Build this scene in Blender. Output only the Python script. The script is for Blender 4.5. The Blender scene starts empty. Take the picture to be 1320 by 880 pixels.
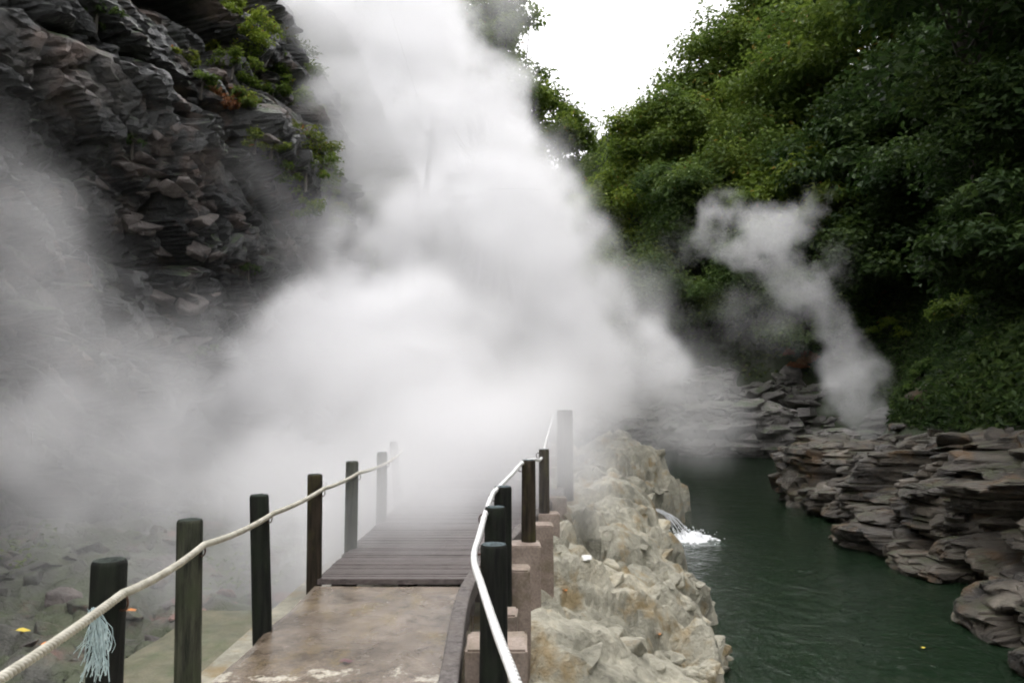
import bpy, bmesh, math, random
import numpy as np
from mathutils import Vector, Matrix
from mathutils.bvhtree import BVHTree

# ------------------------------------------------------------------ camera, sky, sun, exposure
S = bpy.context.scene
COL = S.collection
FPX, PITCH, EYE = 950.0, math.atan(75 / 950.0), 1.5
cam_d = bpy.data.cameras.new('camera')
cam = bpy.data.objects.new('camera', cam_d)
COL.objects.link(cam)
cam.location = (0, 0, EYE)
cam.rotation_euler = (math.pi / 2 + PITCH, 0, 0)
cam_d.sensor_width = 36.0
cam_d.lens = 36.0 * FPX / 1320.0
cam_d.clip_end = 2000
S.camera = cam

SUN_EL, SUN_AZ = 62.0, 20.0          # azimuth from +Y towards +X
W = bpy.data.worlds.new('World'); S.world = W; W.use_nodes = True
nt = W.node_tree; nt.nodes.clear()
N = nt.nodes.new
wo = N('ShaderNodeOutputWorld'); bg = N('ShaderNodeBackground'); sky = N('ShaderNodeTexSky')
sky.sky_type = 'NISHITA'; sky.sun_disc = False
sky.sun_elevation = math.radians(SUN_EL); sky.sun_rotation = math.radians(SUN_AZ)
sky.air_density = 1.0; sky.dust_density = 6.0
# closed cloud deck: the clear sky is greyed out by it, and it is brighter overhead than at the horizon
tc = N('ShaderNodeTexCoord'); sx = N('ShaderNodeSeparateXYZ')
mr = N('ShaderNodeMapRange'); mr.inputs[1].default_value = 0; mr.inputs[2].default_value = 1
mr.inputs[3].default_value = 9.0; mr.inputs[4].default_value = 25.0
mixc = N('ShaderNodeMix'); mixc.data_type = 'RGBA'; mixc.inputs[0].default_value = 0.88
cl = N('ShaderNodeVectorMath'); cl.operation = 'SCALE'; cl.inputs[0].default_value = (1.0, 0.985, 1.0)
nt.links.new(tc.outputs['Generated'], sx.inputs[0]); nt.links.new(sx.outputs['Z'], mr.inputs[0])
nt.links.new(mr.outputs[0], cl.inputs['Scale'])
nt.links.new(sky.outputs[0], mixc.inputs[6]); nt.links.new(cl.outputs[0], mixc.inputs[7])
nt.links.new(mixc.outputs[2], bg.inputs[0]); bg.inputs[1].default_value = 0.11
nt.links.new(bg.outputs[0], wo.inputs[0])

sd = bpy.data.lights.new('sun', 'SUN'); so = bpy.data.objects.new('sun', sd); COL.objects.link(so)
sd.energy = 0.9; sd.angle = math.radians(50); sd.color = (1.0, 0.985, 0.96)
_e, _a = math.radians(SUN_EL), math.radians(SUN_AZ)
_dir = Vector((math.sin(_a) * math.cos(_e), math.cos(_a) * math.cos(_e), math.sin(_e)))
so.rotation_euler = _dir.to_track_quat('Z', 'Y').to_euler()
so.location = (5, 10, 40)

S.view_settings.view_transform = 'Standard'; S.view_settings.look = 'None'
S.view_settings.gamma = 1.0; S.view_settings.exposure = 0.3; S.view_settings.use_curve_mapping = False
cy = S.cycles
cy.max_bounces = 10; cy.diffuse_bounces = 2; cy.glossy_bounces = 2; cy.transmission_bounces = 3
cy.transparent_max_bounces = 8; cy.volume_bounces = 8
cy.caustics_reflective = False; cy.caustics_refractive = False
cy.use_denoising = True
cy.volume_step_rate = 3.0; cy.volume_max_steps = 256
cy.use_adaptive_sampling = True; cy.adaptive_threshold = 0.07; cy.adaptive_min_samples = 16
cy.filter_width = 2.0

rng = np.random.default_rng(11)
random.seed(5)

# ------------------------------------------------------------------ helpers: pixels, noise
_c, _s = math.cos(PITCH), math.sin(PITCH)
def at(px, py, d):
    u, v = (px - 660) / FPX, -(py - 440) / FPX
    y, z = _c - _s * v, _s + _c * v
    k = d / y
    return Vector((u * k, d, EYE + z * k))
def ray(px, py):
    return (at(px, py, 10) - Vector((0, 0, EYE))).normalized()
def on_level(px, py, z):
    r = ray(px, py); t = (z - EYE) / r.z
    return Vector((0, 0, EYE)) + r * t

def _h(ix, iy, iz, seed):
    h = (ix.astype(np.int64) * 374761393 + iy.astype(np.int64) * 668265263 + iz.astype(np.int64) * 2147483647 + seed * 974711 + 12345) & 0xFFFFFFFF
    h = ((h ^ (h >> 15)) * 2246822519) & 0xFFFFFFFF
    h = ((h ^ (h >> 13)) * 3266489917) & 0xFFFFFFFF
    h = h ^ (h >> 16)
    return (h & 0xFFFFFF).astype(np.float32) / 16777216.0
def vnoise(p, seed=0):
    i = np.floor(p).astype(np.int64); f = (p - i).astype(np.float32); f = f * f * f * (f * (f * 6 - 15) + 10)
    out = 0
    for a in (0, 1):
        wa = f[:, 0] if a else 1 - f[:, 0]
        for b in (0, 1):
            wb = f[:, 1] if b else 1 - f[:, 1]
            for c in (0, 1):
                wc = f[:, 2] if c else 1 - f[:, 2]
                out = out + wa * wb * wc * _h(i[:, 0] + a, i[:, 1] + b, i[:, 2] + c, seed)
    return out * 2 - 1
def fbm(p, octs=4, seed=0, gain=0.5):
    a, t, o = 1.0, 0.0, 0
    for k in range(octs):
        o = o + a * vnoise(p * (2 ** k) + 17.3 * k, seed + k); t += a; a *= gain
    return o / t
def facets(p, scale, seed=0, tilt=0.6):
    """chiselled blocks: each cell is a block with its own height and its own tilted face"""
    q = p / np.array(scale); i = np.floor(q).astype(np.int64)
    best = np.full(len(p), 9e9); sec = np.full(len(p), 9e9); val = np.zeros(len(p))
    for a in (-1, 0, 1):
        for b in (-1, 0, 1):
            for c in (-1, 0, 1):
                x, y, z = i[:, 0] + a, i[:, 1] + b, i[:, 2] + c
                ctr = np.stack([x + _h(x, y, z, seed), y + _h(x, y, z, seed + 1), z + _h(x, y, z, seed + 2)], 1)
                dv = q - ctr; d = (dv ** 2).sum(1)
                t = np.stack([_h(x, y, z, seed + 4), _h(x, y, z, seed + 5), _h(x, y, z, seed + 6)], 1) * 2 - 1
                v = (_h(x, y, z, seed + 3) * 2 - 1) + tilt * (t * dv).sum(1) * 1.6
                m = d < best
                sec = np.where(m, best, np.minimum(sec, d)); val = np.where(m, v, val); best = np.where(m, d, best)
    return val, np.sqrt(sec) - np.sqrt(best)
def smooth(a, b, x):
    t = np.clip((x - a) / (b - a), 0, 1); return t * t * (3 - 2 * t)

# ------------------------------------------------------------------ helpers: materials
MATS = {}
def nodes_of(name):
    m = bpy.data.materials.new(name); m.use_nodes = True; MATS[name] = m
    t = m.node_tree; t.nodes.clear()
    o = t.nodes.new('ShaderNodeOutputMaterial'); b = t.nodes.new('ShaderNodeBsdfPrincipled')
    t.links.new(b.outputs[0], o.inputs[0])
    return m, t, b, o
def tex(t, kind='ShaderNodeTexNoise', scale=1.0, detail=6, rough=0.6, stretch=(1, 1, 1), coord='Position', dist=0.0):
    if coord == 'Position':
        g = t.nodes.new('ShaderNodeNewGeometry'); src = g.outputs['Position']
    else:
        g = t.nodes.new('ShaderNodeTexCoord'); src = g.outputs['Object']
    mp = t.nodes.new('ShaderNodeMapping'); mp.inputs['Scale'].default_value = stretch
    t.links.new(src, mp.inputs[0])
    n = t.nodes.new(kind); n.inputs['Scale'].default_value = scale
    if kind == 'ShaderNodeTexNoise':
        n.inputs['Detail'].default_value = detail; n.inputs['Roughness'].default_value = rough; n.inputs['Distortion'].default_value = dist
    t.links.new(mp.outputs[0], n.inputs['Vector'])
    return n
def ramp(t, src, stops):
    r = t.nodes.new('ShaderNodeValToRGB'); e = r.color_ramp.elements
    while len(e) < len(stops): e.new(0.5)
    for k, (p, c) in enumerate(stops):
        e[k].position = p; e[k].color = (*c, 1) if len(c) == 3 else c
    t.links.new(src, r.inputs[0]); return r
def mix(t, fac, a, b):
    m = t.nodes.new('ShaderNodeMix'); m.data_type = 'RGBA'
    for s, v in ((0, fac), (6, a), (7, b)):
        if hasattr(v, 'is_linked') or hasattr(v, 'links'): t.links.new(v, m.inputs[s])
        else: m.inputs[s].default_value = v if s == 0 else (*v, 1)
    return m.outputs[2]
def bump(t, b, srcs):
    prev = None
    for src, strength, dist in srcs:
        n = t.nodes.new('ShaderNodeBump'); n.inputs['Strength'].default_value = strength; n.inputs['Distance'].default_value = dist
        t.links.new(src, n.inputs['Height'])
        if prev is not None: t.links.new(prev, n.inputs['Normal'])
        prev = n.outputs[0]
    t.links.new(prev, b.inputs['Normal'])

def rock_mat(name, cols, scale=0.9, stretch=(1, 1, 1), rough=(0.45, 0.8), moss=None, moss_amt=0.5, stain=None, bumps=1.0, fine=9.0, cracks=0.5):
    m, t, b, o = nodes_of(name)
    n1 = tex(t, scale=scale, detail=9, rough=0.62, stretch=stretch, dist=0.4)
    r1 = ramp(t, n1.outputs[0], [(0.28 + 0.44 * k / (len(cols) - 1), c) for k, c in enumerate(cols)])
    n2 = tex(t, scale=fine, detail=8, rough=0.7, stretch=stretch)
    r2 = ramp(t, n2.outputs[0], [(0.3, (0.55, 0.55, 0.55)), (0.65, (1.15, 1.15, 1.15))])
    mm = t.nodes.new('ShaderNodeMix'); mm.data_type = 'RGBA'; mm.blend_type = 'MULTIPLY'; mm.inputs[0].default_value = 0.8
    t.links.new(r1.outputs[0], mm.inputs[6]); t.links.new(r2.outputs[0], mm.inputs[7])
    col = mm.outputs[2]
    if stain:
        n3 = tex(t, scale=scale * 1.9, detail=6, rough=0.6)
        col = mix(t, ramp(t, n3.outputs[0], [(0.54, (0, 0, 0)), (0.66, (0.75, 0.75, 0.75))]).outputs[0], col, stain)
    if moss:
        g = t.nodes.new('ShaderNodeNewGeometry'); sp = t.nodes.new('ShaderNodeSeparateXYZ'); t.links.new(g.outputs['Normal'], sp.inputs[0])
        n4 = tex(t, scale=1.7, detail=7, rough=0.65)
        ad = t.nodes.new('ShaderNodeMath'); ad.operation = 'MULTIPLY_ADD'; ad.inputs[1].default_value = 0.25
        t.links.new(sp.outputs['Z'], ad.inputs[0]); t.links.new(n4.outputs[0], ad.inputs[2])
        col = mix(t, ramp(t, ad.outputs[0], [(0.92 - moss_amt * 0.6, (0, 0, 0)), (1.06 - moss_amt * 0.6, (0.9, 0.9, 0.9))]).outputs[0], col, moss)
    t.links.new(col, b.inputs['Base Color'])
    rr = ramp(t, n1.outputs[0], [(0.3, (rough[0],) * 3), (0.7, (rough[1],) * 3)])
    t.links.new(rr.outputs[0], b.inputs['Roughness'])
    n5 = tex(t, scale=3.2, detail=10, rough=0.68, stretch=stretch)
    n6 = tex(t, scale=26, detail=5, rough=0.7)
    n7 = tex(t, 'ShaderNodeTexVoronoi', scale=3.4, stretch=(stretch[0], stretch[1] * 1.5, stretch[2])); n7.feature = 'DISTANCE_TO_EDGE'
    ns = tex(t, scale=2.5, detail=4); sb = t.nodes.new('ShaderNodeVectorMath'); sb.operation = 'MULTIPLY_ADD'
    sb.inputs[1].default_value = (0.5, 0.5, 0.5); t.links.new(ns.outputs['Color'], sb.inputs[0])
    t.links.new(n7.inputs['Vector'].links[0].from_socket, sb.inputs[2]); t.links.new(sb.outputs[0], n7.inputs['Vector'])
    cr = ramp(t, n7.outputs['Distance'], [(0.0, (0, 0, 0)), (0.07, (1, 1, 1))])
    bump(t, b, [(cr.outputs[0], cracks, 0.03), (n5.outputs[0], 0.8 * bumps, 0.14), (n6.outputs[0], 0.5 * bumps, 0.02)])
    return m

rock_mat('cliff_rock', [(0.010, 0.011, 0.0115), (0.03, 0.032, 0.033), (0.08, 0.081, 0.08), (0.19, 0.17, 0.16)], scale=0.5, stretch=(1, 0.6, 1.6), rough=(0.3, 0.65), moss=(0.05, 0.075, 0.03), moss_amt=0.42, stain=(0.17, 0.125, 0.105))
rock_mat('cliff_block', [(0.03, 0.027, 0.025), (0.09, 0.078, 0.072), (0.21, 0.18, 0.165)], scale=0.8, rough=(0.4, 0.75))
rock_mat('pale_rock', [(0.10, 0.092, 0.06), (0.28, 0.268, 0.205), (0.47, 0.445, 0.35), (0.57, 0.525, 0.40)], scale=1.3, rough=(0.45, 0.75), stain=(0.30, 0.21, 0.085), bumps=1.15, cracks=0.3)
rock_mat('bank_rock', [(0.009, 0.008, 0.0065), (0.035, 0.029, 0.022), (0.10, 0.085, 0.064), (0.30, 0.26, 0.21)], scale=0.8, stretch=(1, 1, 2.4), rough=(0.2, 0.5), moss=(0.045, 0.05, 0.02), moss_amt=0.35, stain=(0.13, 0.075, 0.03))
rock_mat('far_rock', [(0.07, 0.065, 0.06), (0.16, 0.15, 0.14), (0.30, 0.28, 0.26)], scale=0.6, rough=(0.5, 0.8), moss=(0.05, 0.075, 0.025), moss_amt=0.4)
rock_mat('gorge_floor', [(0.05, 0.05, 0.042), (0.10, 0.10, 0.085), (0.17, 0.155, 0.135)], scale=1.0, rough=(0.5, 0.85), moss=(0.075, 0.09, 0.048), moss_amt=0.46, stain=(0.2, 0.10, 0.075))
rock_mat('red_stone', [(0.10, 0.06, 0.05), (0.22, 0.12, 0.10), (0.33, 0.2, 0.16)], scale=2.0, rough=(0.5, 0.8))
rock_mat('hill_soil', [(0.02, 0.018, 0.012), (0.045, 0.04, 0.025), (0.07, 0.06, 0.04)], scale=0.8, rough=(0.8, 0.95), moss=(0.025, 0.04, 0.012), moss_amt=0.8)
rock_mat('river_bed', [(0.03, 0.035, 0.02), (0.09, 0.085, 0.05), (0.20, 0.17, 0.10)], scale=1.3, rough=(0.5, 0.8))

def concrete(name, c0, c1, rough, algae=None, pale=None):
    m, t, b, o = nodes_of(name)
    n1 = tex(t, scale=1.6, detail=9, rough=0.65)
    n0 = tex(t, scale=7, detail=8, rough=0.7); av = t.nodes.new('ShaderNodeMath'); av.operation = 'MULTIPLY_ADD'; av.inputs[1].default_value = 0.5
    hf = t.nodes.new('ShaderNodeMath'); hf.operation = 'MULTIPLY'; hf.inputs[1].default_value = 0.5
    t.links.new(n0.outputs[0], hf.inputs[0]); t.links.new(n1.outputs[0], av.inputs[0]); t.links.new(hf.outputs[0], av.inputs[2])
    col = ramp(t, av.outputs[0], [(0.40, c0), (0.62, c1)]).outputs[0]
    if algae:
        n2 = tex(t, scale=2.6, detail=7, rough=0.7, stretch=(1.0, 0.45, 1))
        col = mix(t, ramp(t, n2.outputs[0], [(0.52, (0, 0, 0)), (0.66, (0.8, 0.8, 0.8))]).outputs[0], col, algae)
    if pale:
        n3 = tex(t, scale=4.2, detail=7, rough=0.7)
        g = t.nodes.new('ShaderNodeNewGeometry'); sp = t.nodes.new('ShaderNodeSeparateXYZ'); t.links.new(g.outputs['Position'], sp.inputs[0])
        mr = t.nodes.new('ShaderNodeMapRange'); mr.inputs[1].default_value = 3.2; mr.inputs[2].default_value = 4.7; mr.inputs[3].default_value = 0.22; mr.inputs[4].default_value = -0.12
        t.links.new(sp.outputs['Y'], mr.inputs[0])
        ad = t.nodes.new('ShaderNodeMath'); ad.operation = 'ADD'; t.links.new(n3.outputs[0], ad.inputs[0]); t.links.new(mr.outputs[0], ad.inputs[1])
        col = mix(t, ramp(t, ad.outputs[0], [(0.55, (0, 0, 0)), (0.63, (0.85, 0.85, 0.85))]).outputs[0], col, pale)
    n4 = tex(t, scale=60, detail=3)
    spk = ramp(t, n4.outputs[0], [(0.32, (0.65, 0.65, 0.65)), (0.6, (1.1, 1.1, 1.1))])
    mm = t.nodes.new('ShaderNodeMix'); mm.data_type = 'RGBA'; mm.blend_type = 'MULTIPLY'; mm.inputs[0].default_value = 0.7
    t.links.new(col, mm.inputs[6]); t.links.new(spk.outputs[0], mm.inputs[7])
    t.links.new(mm.outputs[2], b.inputs['Base Color'])
    n5 = tex(t, scale=1.1, detail=5)
    t.links.new(ramp(t, n5.outputs[0], [(0.38, (rough[0],) * 3), (0.6, (rough[1],) * 3)]).outputs[0], b.inputs['Roughness'])
    bump(t, b, [(n1.outputs[0], 0.35, 0.03), (n4.outputs[0], 0.4, 0.006)])
concrete('path_concrete', (0.075, 0.056, 0.038), (0.24, 0.195, 0.15), (0.06, 0.38), algae=(0.17, 0.125, 0.045), pale=(0.58, 0.54, 0.44))
concrete('pillar_concrete', (0.19, 0.145, 0.115), (0.36, 0.29, 0.24), (0.5, 0.8), algae=(0.15, 0.12, 0.07))
concrete('apron_concrete', (0.075, 0.08, 0.045), (0.17, 0.155, 0.10), (0.35, 0.7), algae=(0.06, 0.085, 0.03))

def wood(name, c0, c1, moss=None, rough=0.8):
    m, t, b, o = nodes_of(name)
    n1 = tex(t, scale=9, detail=8, rough=0.7, stretch=(3.2, 3.2, 0.28), coord='Object')
    col = ramp(t, n1.outputs[0], [(0.38, c0), (0.66, c1)]).outputs[0]
    if moss:
        n2 = tex(t, scale=5, detail=7, rough=0.7, stretch=(1, 1, 0.5))
        col = mix(t, ramp(t, n2.outputs[0], [(0.5, (0, 0, 0)), (0.62, (0.85, 0.85, 0.85))]).outputs[0], col, moss)
    t.links.new(col, b.inputs['Base Color']); b.inputs['Roughness'].default_value = rough; b.inputs['Specular IOR Level'].default_value = 0.25
    bump(t, b, [(n1.outputs[0], 0.9, 0.012)])
wood('wood_black', (0.003, 0.0035, 0.003), (0.022, 0.023, 0.018), moss=(0.014, 0.019, 0.011))
wood('wood_green', (0.008, 0.010, 0.007), (0.085, 0.088, 0.06), moss=(0.04, 0.048, 0.026))
wood('wood_brown', (0.01, 0.008, 0.005), (0.06, 0.045, 0.03), moss=(0.055, 0.05, 0.018))
wood('wood_top', (0.03, 0.045, 0.05), (0.12, 0.155, 0.165), moss=(0.02, 0.03, 0.026))
wood('wood_curb', (0.08, 0.072, 0.066), (0.21, 0.19, 0.18), moss=(0.15, 0.13, 0.115))
wood('wood_deck', (0.06, 0.048, 0.045), (0.20, 0.172, 0.162), moss=(0.15, 0.13, 0.12), rough=0.4)
wood('wood_top_dark', (0.012, 0.017, 0.014), (0.05, 0.06, 0.05), moss=(0.02, 0.03, 0.022))

def simple(name, c0, c1, rough=0.6, scale=20, metallic=0.0, bmp=0.4):
    m, t, b, o = nodes_of(name)
    n = tex(t, scale=scale, detail=6, rough=0.65, coord='Object')
    t.links.new(ramp(t, n.outputs[0], [(0.3, c0), (0.7, c1)]).outputs[0], b.inputs['Base Color'])
    b.inputs['Roughness'].default_value = rough; b.inputs['Metallic'].default_value = metallic
    bump(t, b, [(n.outputs[0], bmp, 0.004)])
    return m
simple('rope_hemp', (0.30, 0.28, 0.22), (0.60, 0.58, 0.50), 0.85, 14)
simple('rope_white', (0.62, 0.62, 0.60), (0.86, 0.86, 0.85), 0.6, 25, bmp=0.3)
simple('rope_fray', (0.34, 0.46, 0.47), (0.62, 0.74, 0.74), 0.85, 40)
simple('iron', (0.04, 0.025, 0.02), (0.12, 0.06, 0.035), 0.6, 30, 0.6)
simple('leaf_orange', (0.62, 0.17, 0.025), (0.75, 0.30, 0.05), 0.5, 12)
simple('leaf_maroon', (0.05, 0.012, 0.015), (0.10, 0.025, 0.025), 0.4, 12)
simple('leaf_yellow', (0.55, 0.42, 0.04), (0.7, 0.55, 0.08), 0.4, 12)
simple('bark', (0.035, 0.03, 0.025), (0.10, 0.09, 0.075), 0.85, 9)
simple('quartz', (0.55, 0.55, 0.52), (0.72, 0.72, 0.69), 0.5, 9)
simple('foam', (0.75, 0.77, 0.78), (0.88, 0.89, 0.9), 0.35, 18)

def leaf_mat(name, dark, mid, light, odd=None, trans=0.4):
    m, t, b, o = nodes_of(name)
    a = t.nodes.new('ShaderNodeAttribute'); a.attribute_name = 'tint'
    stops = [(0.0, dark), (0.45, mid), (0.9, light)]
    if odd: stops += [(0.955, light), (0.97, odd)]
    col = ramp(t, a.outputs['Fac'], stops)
    n = tex(t, scale=0.35, detail=3)
    mm = t.nodes.new('ShaderNodeMix'); mm.data_type = 'RGBA'; mm.blend_type = 'MULTIPLY'; mm.inputs[0].default_value = 0.7
    t.links.new(col.outputs[0], mm.inputs[6])
    t.links.new(ramp(t, n.outputs[0], [(0.35, (0.65, 0.75, 0.7)), (0.65, (1.25, 1.15, 0.9))]).outputs[0], mm.inputs[7])
    t.links.new(mm.outputs[2], b.inputs['Base Color']); b.inputs['Roughness'].default_value = 0.5
    b.inputs['Specular IOR Level'].default_value = 0.22
    tr = t.nodes.new('ShaderNodeBsdfTranslucent'); t.links.new(mm.outputs[2], tr.inputs[0])
    ms = t.nodes.new('ShaderNodeMixShader'); ms.inputs[0].default_value = trans
    t.links.new(b.outputs[0], ms.inputs[1]); t.links.new(tr.outputs[0], ms.inputs[2]); t.links.new(ms.outputs[0], o.inputs[0])
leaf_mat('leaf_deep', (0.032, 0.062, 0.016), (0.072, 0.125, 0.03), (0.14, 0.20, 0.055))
leaf_mat('leaf_shaded', (0.016, 0.034, 0.010), (0.038, 0.072, 0.02), (0.08, 0.125, 0.035))  # leaf green darkened: shade and vignetting of the right slope put into the colour
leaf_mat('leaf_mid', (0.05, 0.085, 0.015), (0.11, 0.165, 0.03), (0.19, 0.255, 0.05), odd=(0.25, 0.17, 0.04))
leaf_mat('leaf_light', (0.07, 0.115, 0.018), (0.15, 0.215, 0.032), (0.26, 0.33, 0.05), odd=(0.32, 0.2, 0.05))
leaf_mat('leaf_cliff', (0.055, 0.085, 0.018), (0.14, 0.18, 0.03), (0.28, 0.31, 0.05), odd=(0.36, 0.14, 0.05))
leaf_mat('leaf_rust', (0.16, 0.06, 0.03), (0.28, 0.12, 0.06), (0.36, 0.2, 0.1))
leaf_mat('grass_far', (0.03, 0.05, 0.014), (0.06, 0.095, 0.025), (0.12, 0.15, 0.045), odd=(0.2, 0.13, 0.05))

# water: a clear green body over the bed with a rippled, mirror-like surface
m, t, b, o = nodes_of('water')
t.nodes.remove(b)
n1 = tex(t, scale=1.6, detail=5, rough=0.6, stretch=(1, 0.8, 1), dist=0.8)
n2 = tex(t, scale=7, detail=4, rough=0.55, stretch=(1, 0.7, 1), dist=1.2)
bp = t.nodes.new('ShaderNodeBump'); bp.inputs['Strength'].default_value = 0.5; bp.inputs['Distance'].default_value = 0.10
bp2 = t.nodes.new('ShaderNodeBump'); bp2.inputs['Strength'].default_value = 0.55; bp2.inputs['Distance'].default_value = 0.035
t.links.new(n1.outputs[0], bp.inputs['Height']); t.links.new(n2.outputs[0], bp2.inputs['Height']); t.links.new(bp.outputs[0], bp2.inputs['Normal'])
gl = t.nodes.new('ShaderNodeBsdfGlossy'); gl.inputs['Roughness'].default_value = 0.06; t.links.new(bp2.outputs[0], gl.inputs['Normal'])
df = t.nodes.new('ShaderNodeBsdfDiffuse'); df.inputs[0].default_value = (0.016, 0.033, 0.017, 1)
tp = t.nodes.new('ShaderNodeBsdfTransparent'); tp.inputs[0].default_value = (0.28, 0.40, 0.30, 1)
mx = t.nodes.new('ShaderNodeMixShader'); mx.inputs[0].default_value = 0.45
t.links.new(df.outputs[0], mx.inputs[1]); t.links.new(tp.outputs[0], mx.inputs[2])
fr = t.nodes.new('ShaderNodeFresnel'); fr.inputs[0].default_value = 1.33; t.links.new(bp2.outputs[0], fr.inputs['Normal'])
m2 = t.nodes.new('ShaderNodeMixShader'); t.links.new(fr.outputs[0], m2.inputs[0]); t.links.new(mx.outputs[0], m2.inputs[1]); t.links.new(gl.outputs[0], m2.inputs[2])
t.links.new(m2.outputs[0], o.inputs[0])

# ------------------------------------------------------------------ helpers: objects
def tag(o, label=None, cat=None, group=None, kind=None):
    if label: o['label'] = label
    if cat: o['category'] = cat
    if group: o['group'] = group
    if kind: o['kind'] = kind
    return o
def empty(name, loc):
    o = bpy.data.objects.new(name, None); COL.objects.link(o); o.location = loc; o.empty_display_size = 0.2
    return o
def link(name, me, mat=None, parent=None, loc=None, sm=True):
    o = bpy.data.objects.new(name, me); COL.objects.link(o)
    if mat and not me.materials: me.materials.append(MATS[mat])
    if parent is not None: o.parent = parent
    if loc is not None: o.location = loc
    return o
def npmesh(name, v, f, smooth_=True):
    """v (N,3), f (M,k) numpy"""
    me = bpy.data.meshes.new(name)
    v = np.asarray(v, np.float32); f = np.asarray(f, np.int32)
    me.vertices.add(len(v)); me.vertices.foreach_set('co', v.ravel())
    k = f.shape[1]
    me.loops.add(f.size); me.loops.foreach_set('vertex_index', f.ravel())
    me.polygons.add(len(f)); me.polygons.foreach_set('loop_start', np.arange(0, f.size, k, dtype=np.int32))
    me.polygons.foreach_set('use_smooth', np.full(len(f), smooth_))
    me.update(calc_edges=True); me.validate()
    return me
def grid_faces(nu, nv, flip=False):
    i = np.arange(nu - 1)[:, None] * nv + np.arange(nv - 1)[None, :]
    q = np.stack([i, i + nv, i + nv + 1, i + 1], -1).reshape(-1, 4)
    return q[:, ::-1] if flip else q
def bm_mesh(name, bm, sm=False):
    me = bpy.data.meshes.new(name); bm.normal_update(); bm.to_mesh(me); bm.free()
    for p in me.polygons: p.use_smooth = sm
    return me
def tube(pts, rad, seg=8, cap=True):
    pts = [Vector(p) for p in pts]; rad = rad if hasattr(rad, '__len__') else [rad] * len(pts)
    v, f = [], []
    prev = None
    for i, p in enumerate(pts):
        d = (pts[min(i + 1, len(pts) - 1)] - pts[max(i - 1, 0)]).normalized()
        if prev is None:
            a = Vector((0, 0, 1)) if abs(d.z) < 0.9 else Vector((1, 0, 0))
            n = d.cross(a).normalized()
        else:
            n = (prev - d * prev.dot(d)).normalized()
        prev = n; b2 = d.cross(n)
        for k in range(seg):
            an = 2 * math.pi * k / seg
            v.append(p + (n * math.cos(an) + b2 * math.sin(an)) * rad[i])
    for i in range(len(pts) - 1):
        for k in range(seg):
            f.append((i * seg + k, i * seg + (k + 1) % seg, (i + 1) * seg + (k + 1) % seg, (i + 1) * seg + k))
    return np.array([tuple(x) for x in v]), np.array(f)
def merge(parts):
    V, F, o = [], [], 0
    for v, f in parts:
        V.append(v); F.append(f + o); o += len(v)
    return np.concatenate(V), np.concatenate(F)
def spline(pts, n):
    """Catmull-Rom through pts"""
    P = [Vector(p) for p in pts]; P = [P[0] * 2 - P[1]] + P + [P[-1] * 2 - P[-2]]
    out = []
    for i in range(1, len(P) - 2):
        for k in range(n):
            t = k / n
            out.append(0.5 * ((2 * P[i]) + (P[i + 1] - P[i - 1]) * t + (2 * P[i - 1] - 5 * P[i] + 4 * P[i + 1] - P[i + 2]) * t * t + (3 * P[i] - P[i - 1] - 3 * P[i + 1] + P[i + 2]) * t ** 3))
    out.append(P[-2]); return out
def resample(pts, step):
    P = np.array([tuple(p) for p in pts]); s = np.r_[0, np.cumsum(np.linalg.norm(np.diff(P, axis=0), axis=1))]
    n = max(2, int(s[-1] / step) + 1); q = np.linspace(0, s[-1], n)
    return np.stack([np.interp(q, s, P[:, k]) for k in range(P.shape[1])], 1), q
def bvh_of(o):
    me = o.data
    return BVHTree.FromPolygons([o.matrix_world @ v.co if False else v.co for v in me.vertices], [tuple(p.vertices) for p in me.polygons])

# convex chiselled stone shapes shared by the loose pieces
def hull_mesh(name, seed, n=15, flat=0.6, mat='pale_rock'):
    r = random.Random(seed); bm = bmesh.new()
    for k in range(n):
        d = Vector((r.gauss(0, 1), r.gauss(0, 1), r.gauss(0, 1))).normalized()
        mxx = max(abs(d.x), abs(d.y), abs(d.z)); d = d / (mxx ** 0.55) * r.uniform(0.85, 1.05)
        bm.verts.new((d.x, d.y * r.uniform(0.85, 1.1), d.z * flat))
    res = bmesh.ops.convex_hull(bm, input=bm.verts)
    bmesh.ops.delete(bm, geom=[g for g in res['geom_interior'] if isinstance(g, bmesh.types.BMVert)], context='VERTS')
    bmesh.ops.dissolve_limit(bm, angle_limit=0.12, verts=bm.verts, edges=bm.edges)
    bmesh.ops.bevel(bm, geom=bm.edges[:], offset=0.07, segments=1, affect='EDGES', clamp_overlap=True)
    me = bm_mesh(name, bm); me.materials.append(MATS[mat]); return me
STONES = {}
def stones(mat, n=7, flat=0.6):
    if (mat, flat) not in STONES: STONES[(mat, flat)] = [hull_mesh('stone_' + mat, 100 + k, 13 + k % 5, flat, mat) for k in range(n)]
    return STONES[(mat, flat)]
def put_stone(mat, parent, loc, size, name='stone', flat=0.6, tilt=0.3, rz=None):
    o = bpy.data.objects.new(name, random.choice(stones(mat, flat=flat))); COL.objects.link(o); o.parent = parent
    o.location = loc; o.rotation_euler = (random.uniform(-tilt, tilt), random.uniform(-tilt, tilt), random.uniform(0, 6.28) if rz is None else rz)
    s = size; o.scale = (s * random.uniform(0.8, 1.35), s * random.uniform(0.7, 1.1), s * random.uniform(0.7, 1.15))
    return o

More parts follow.
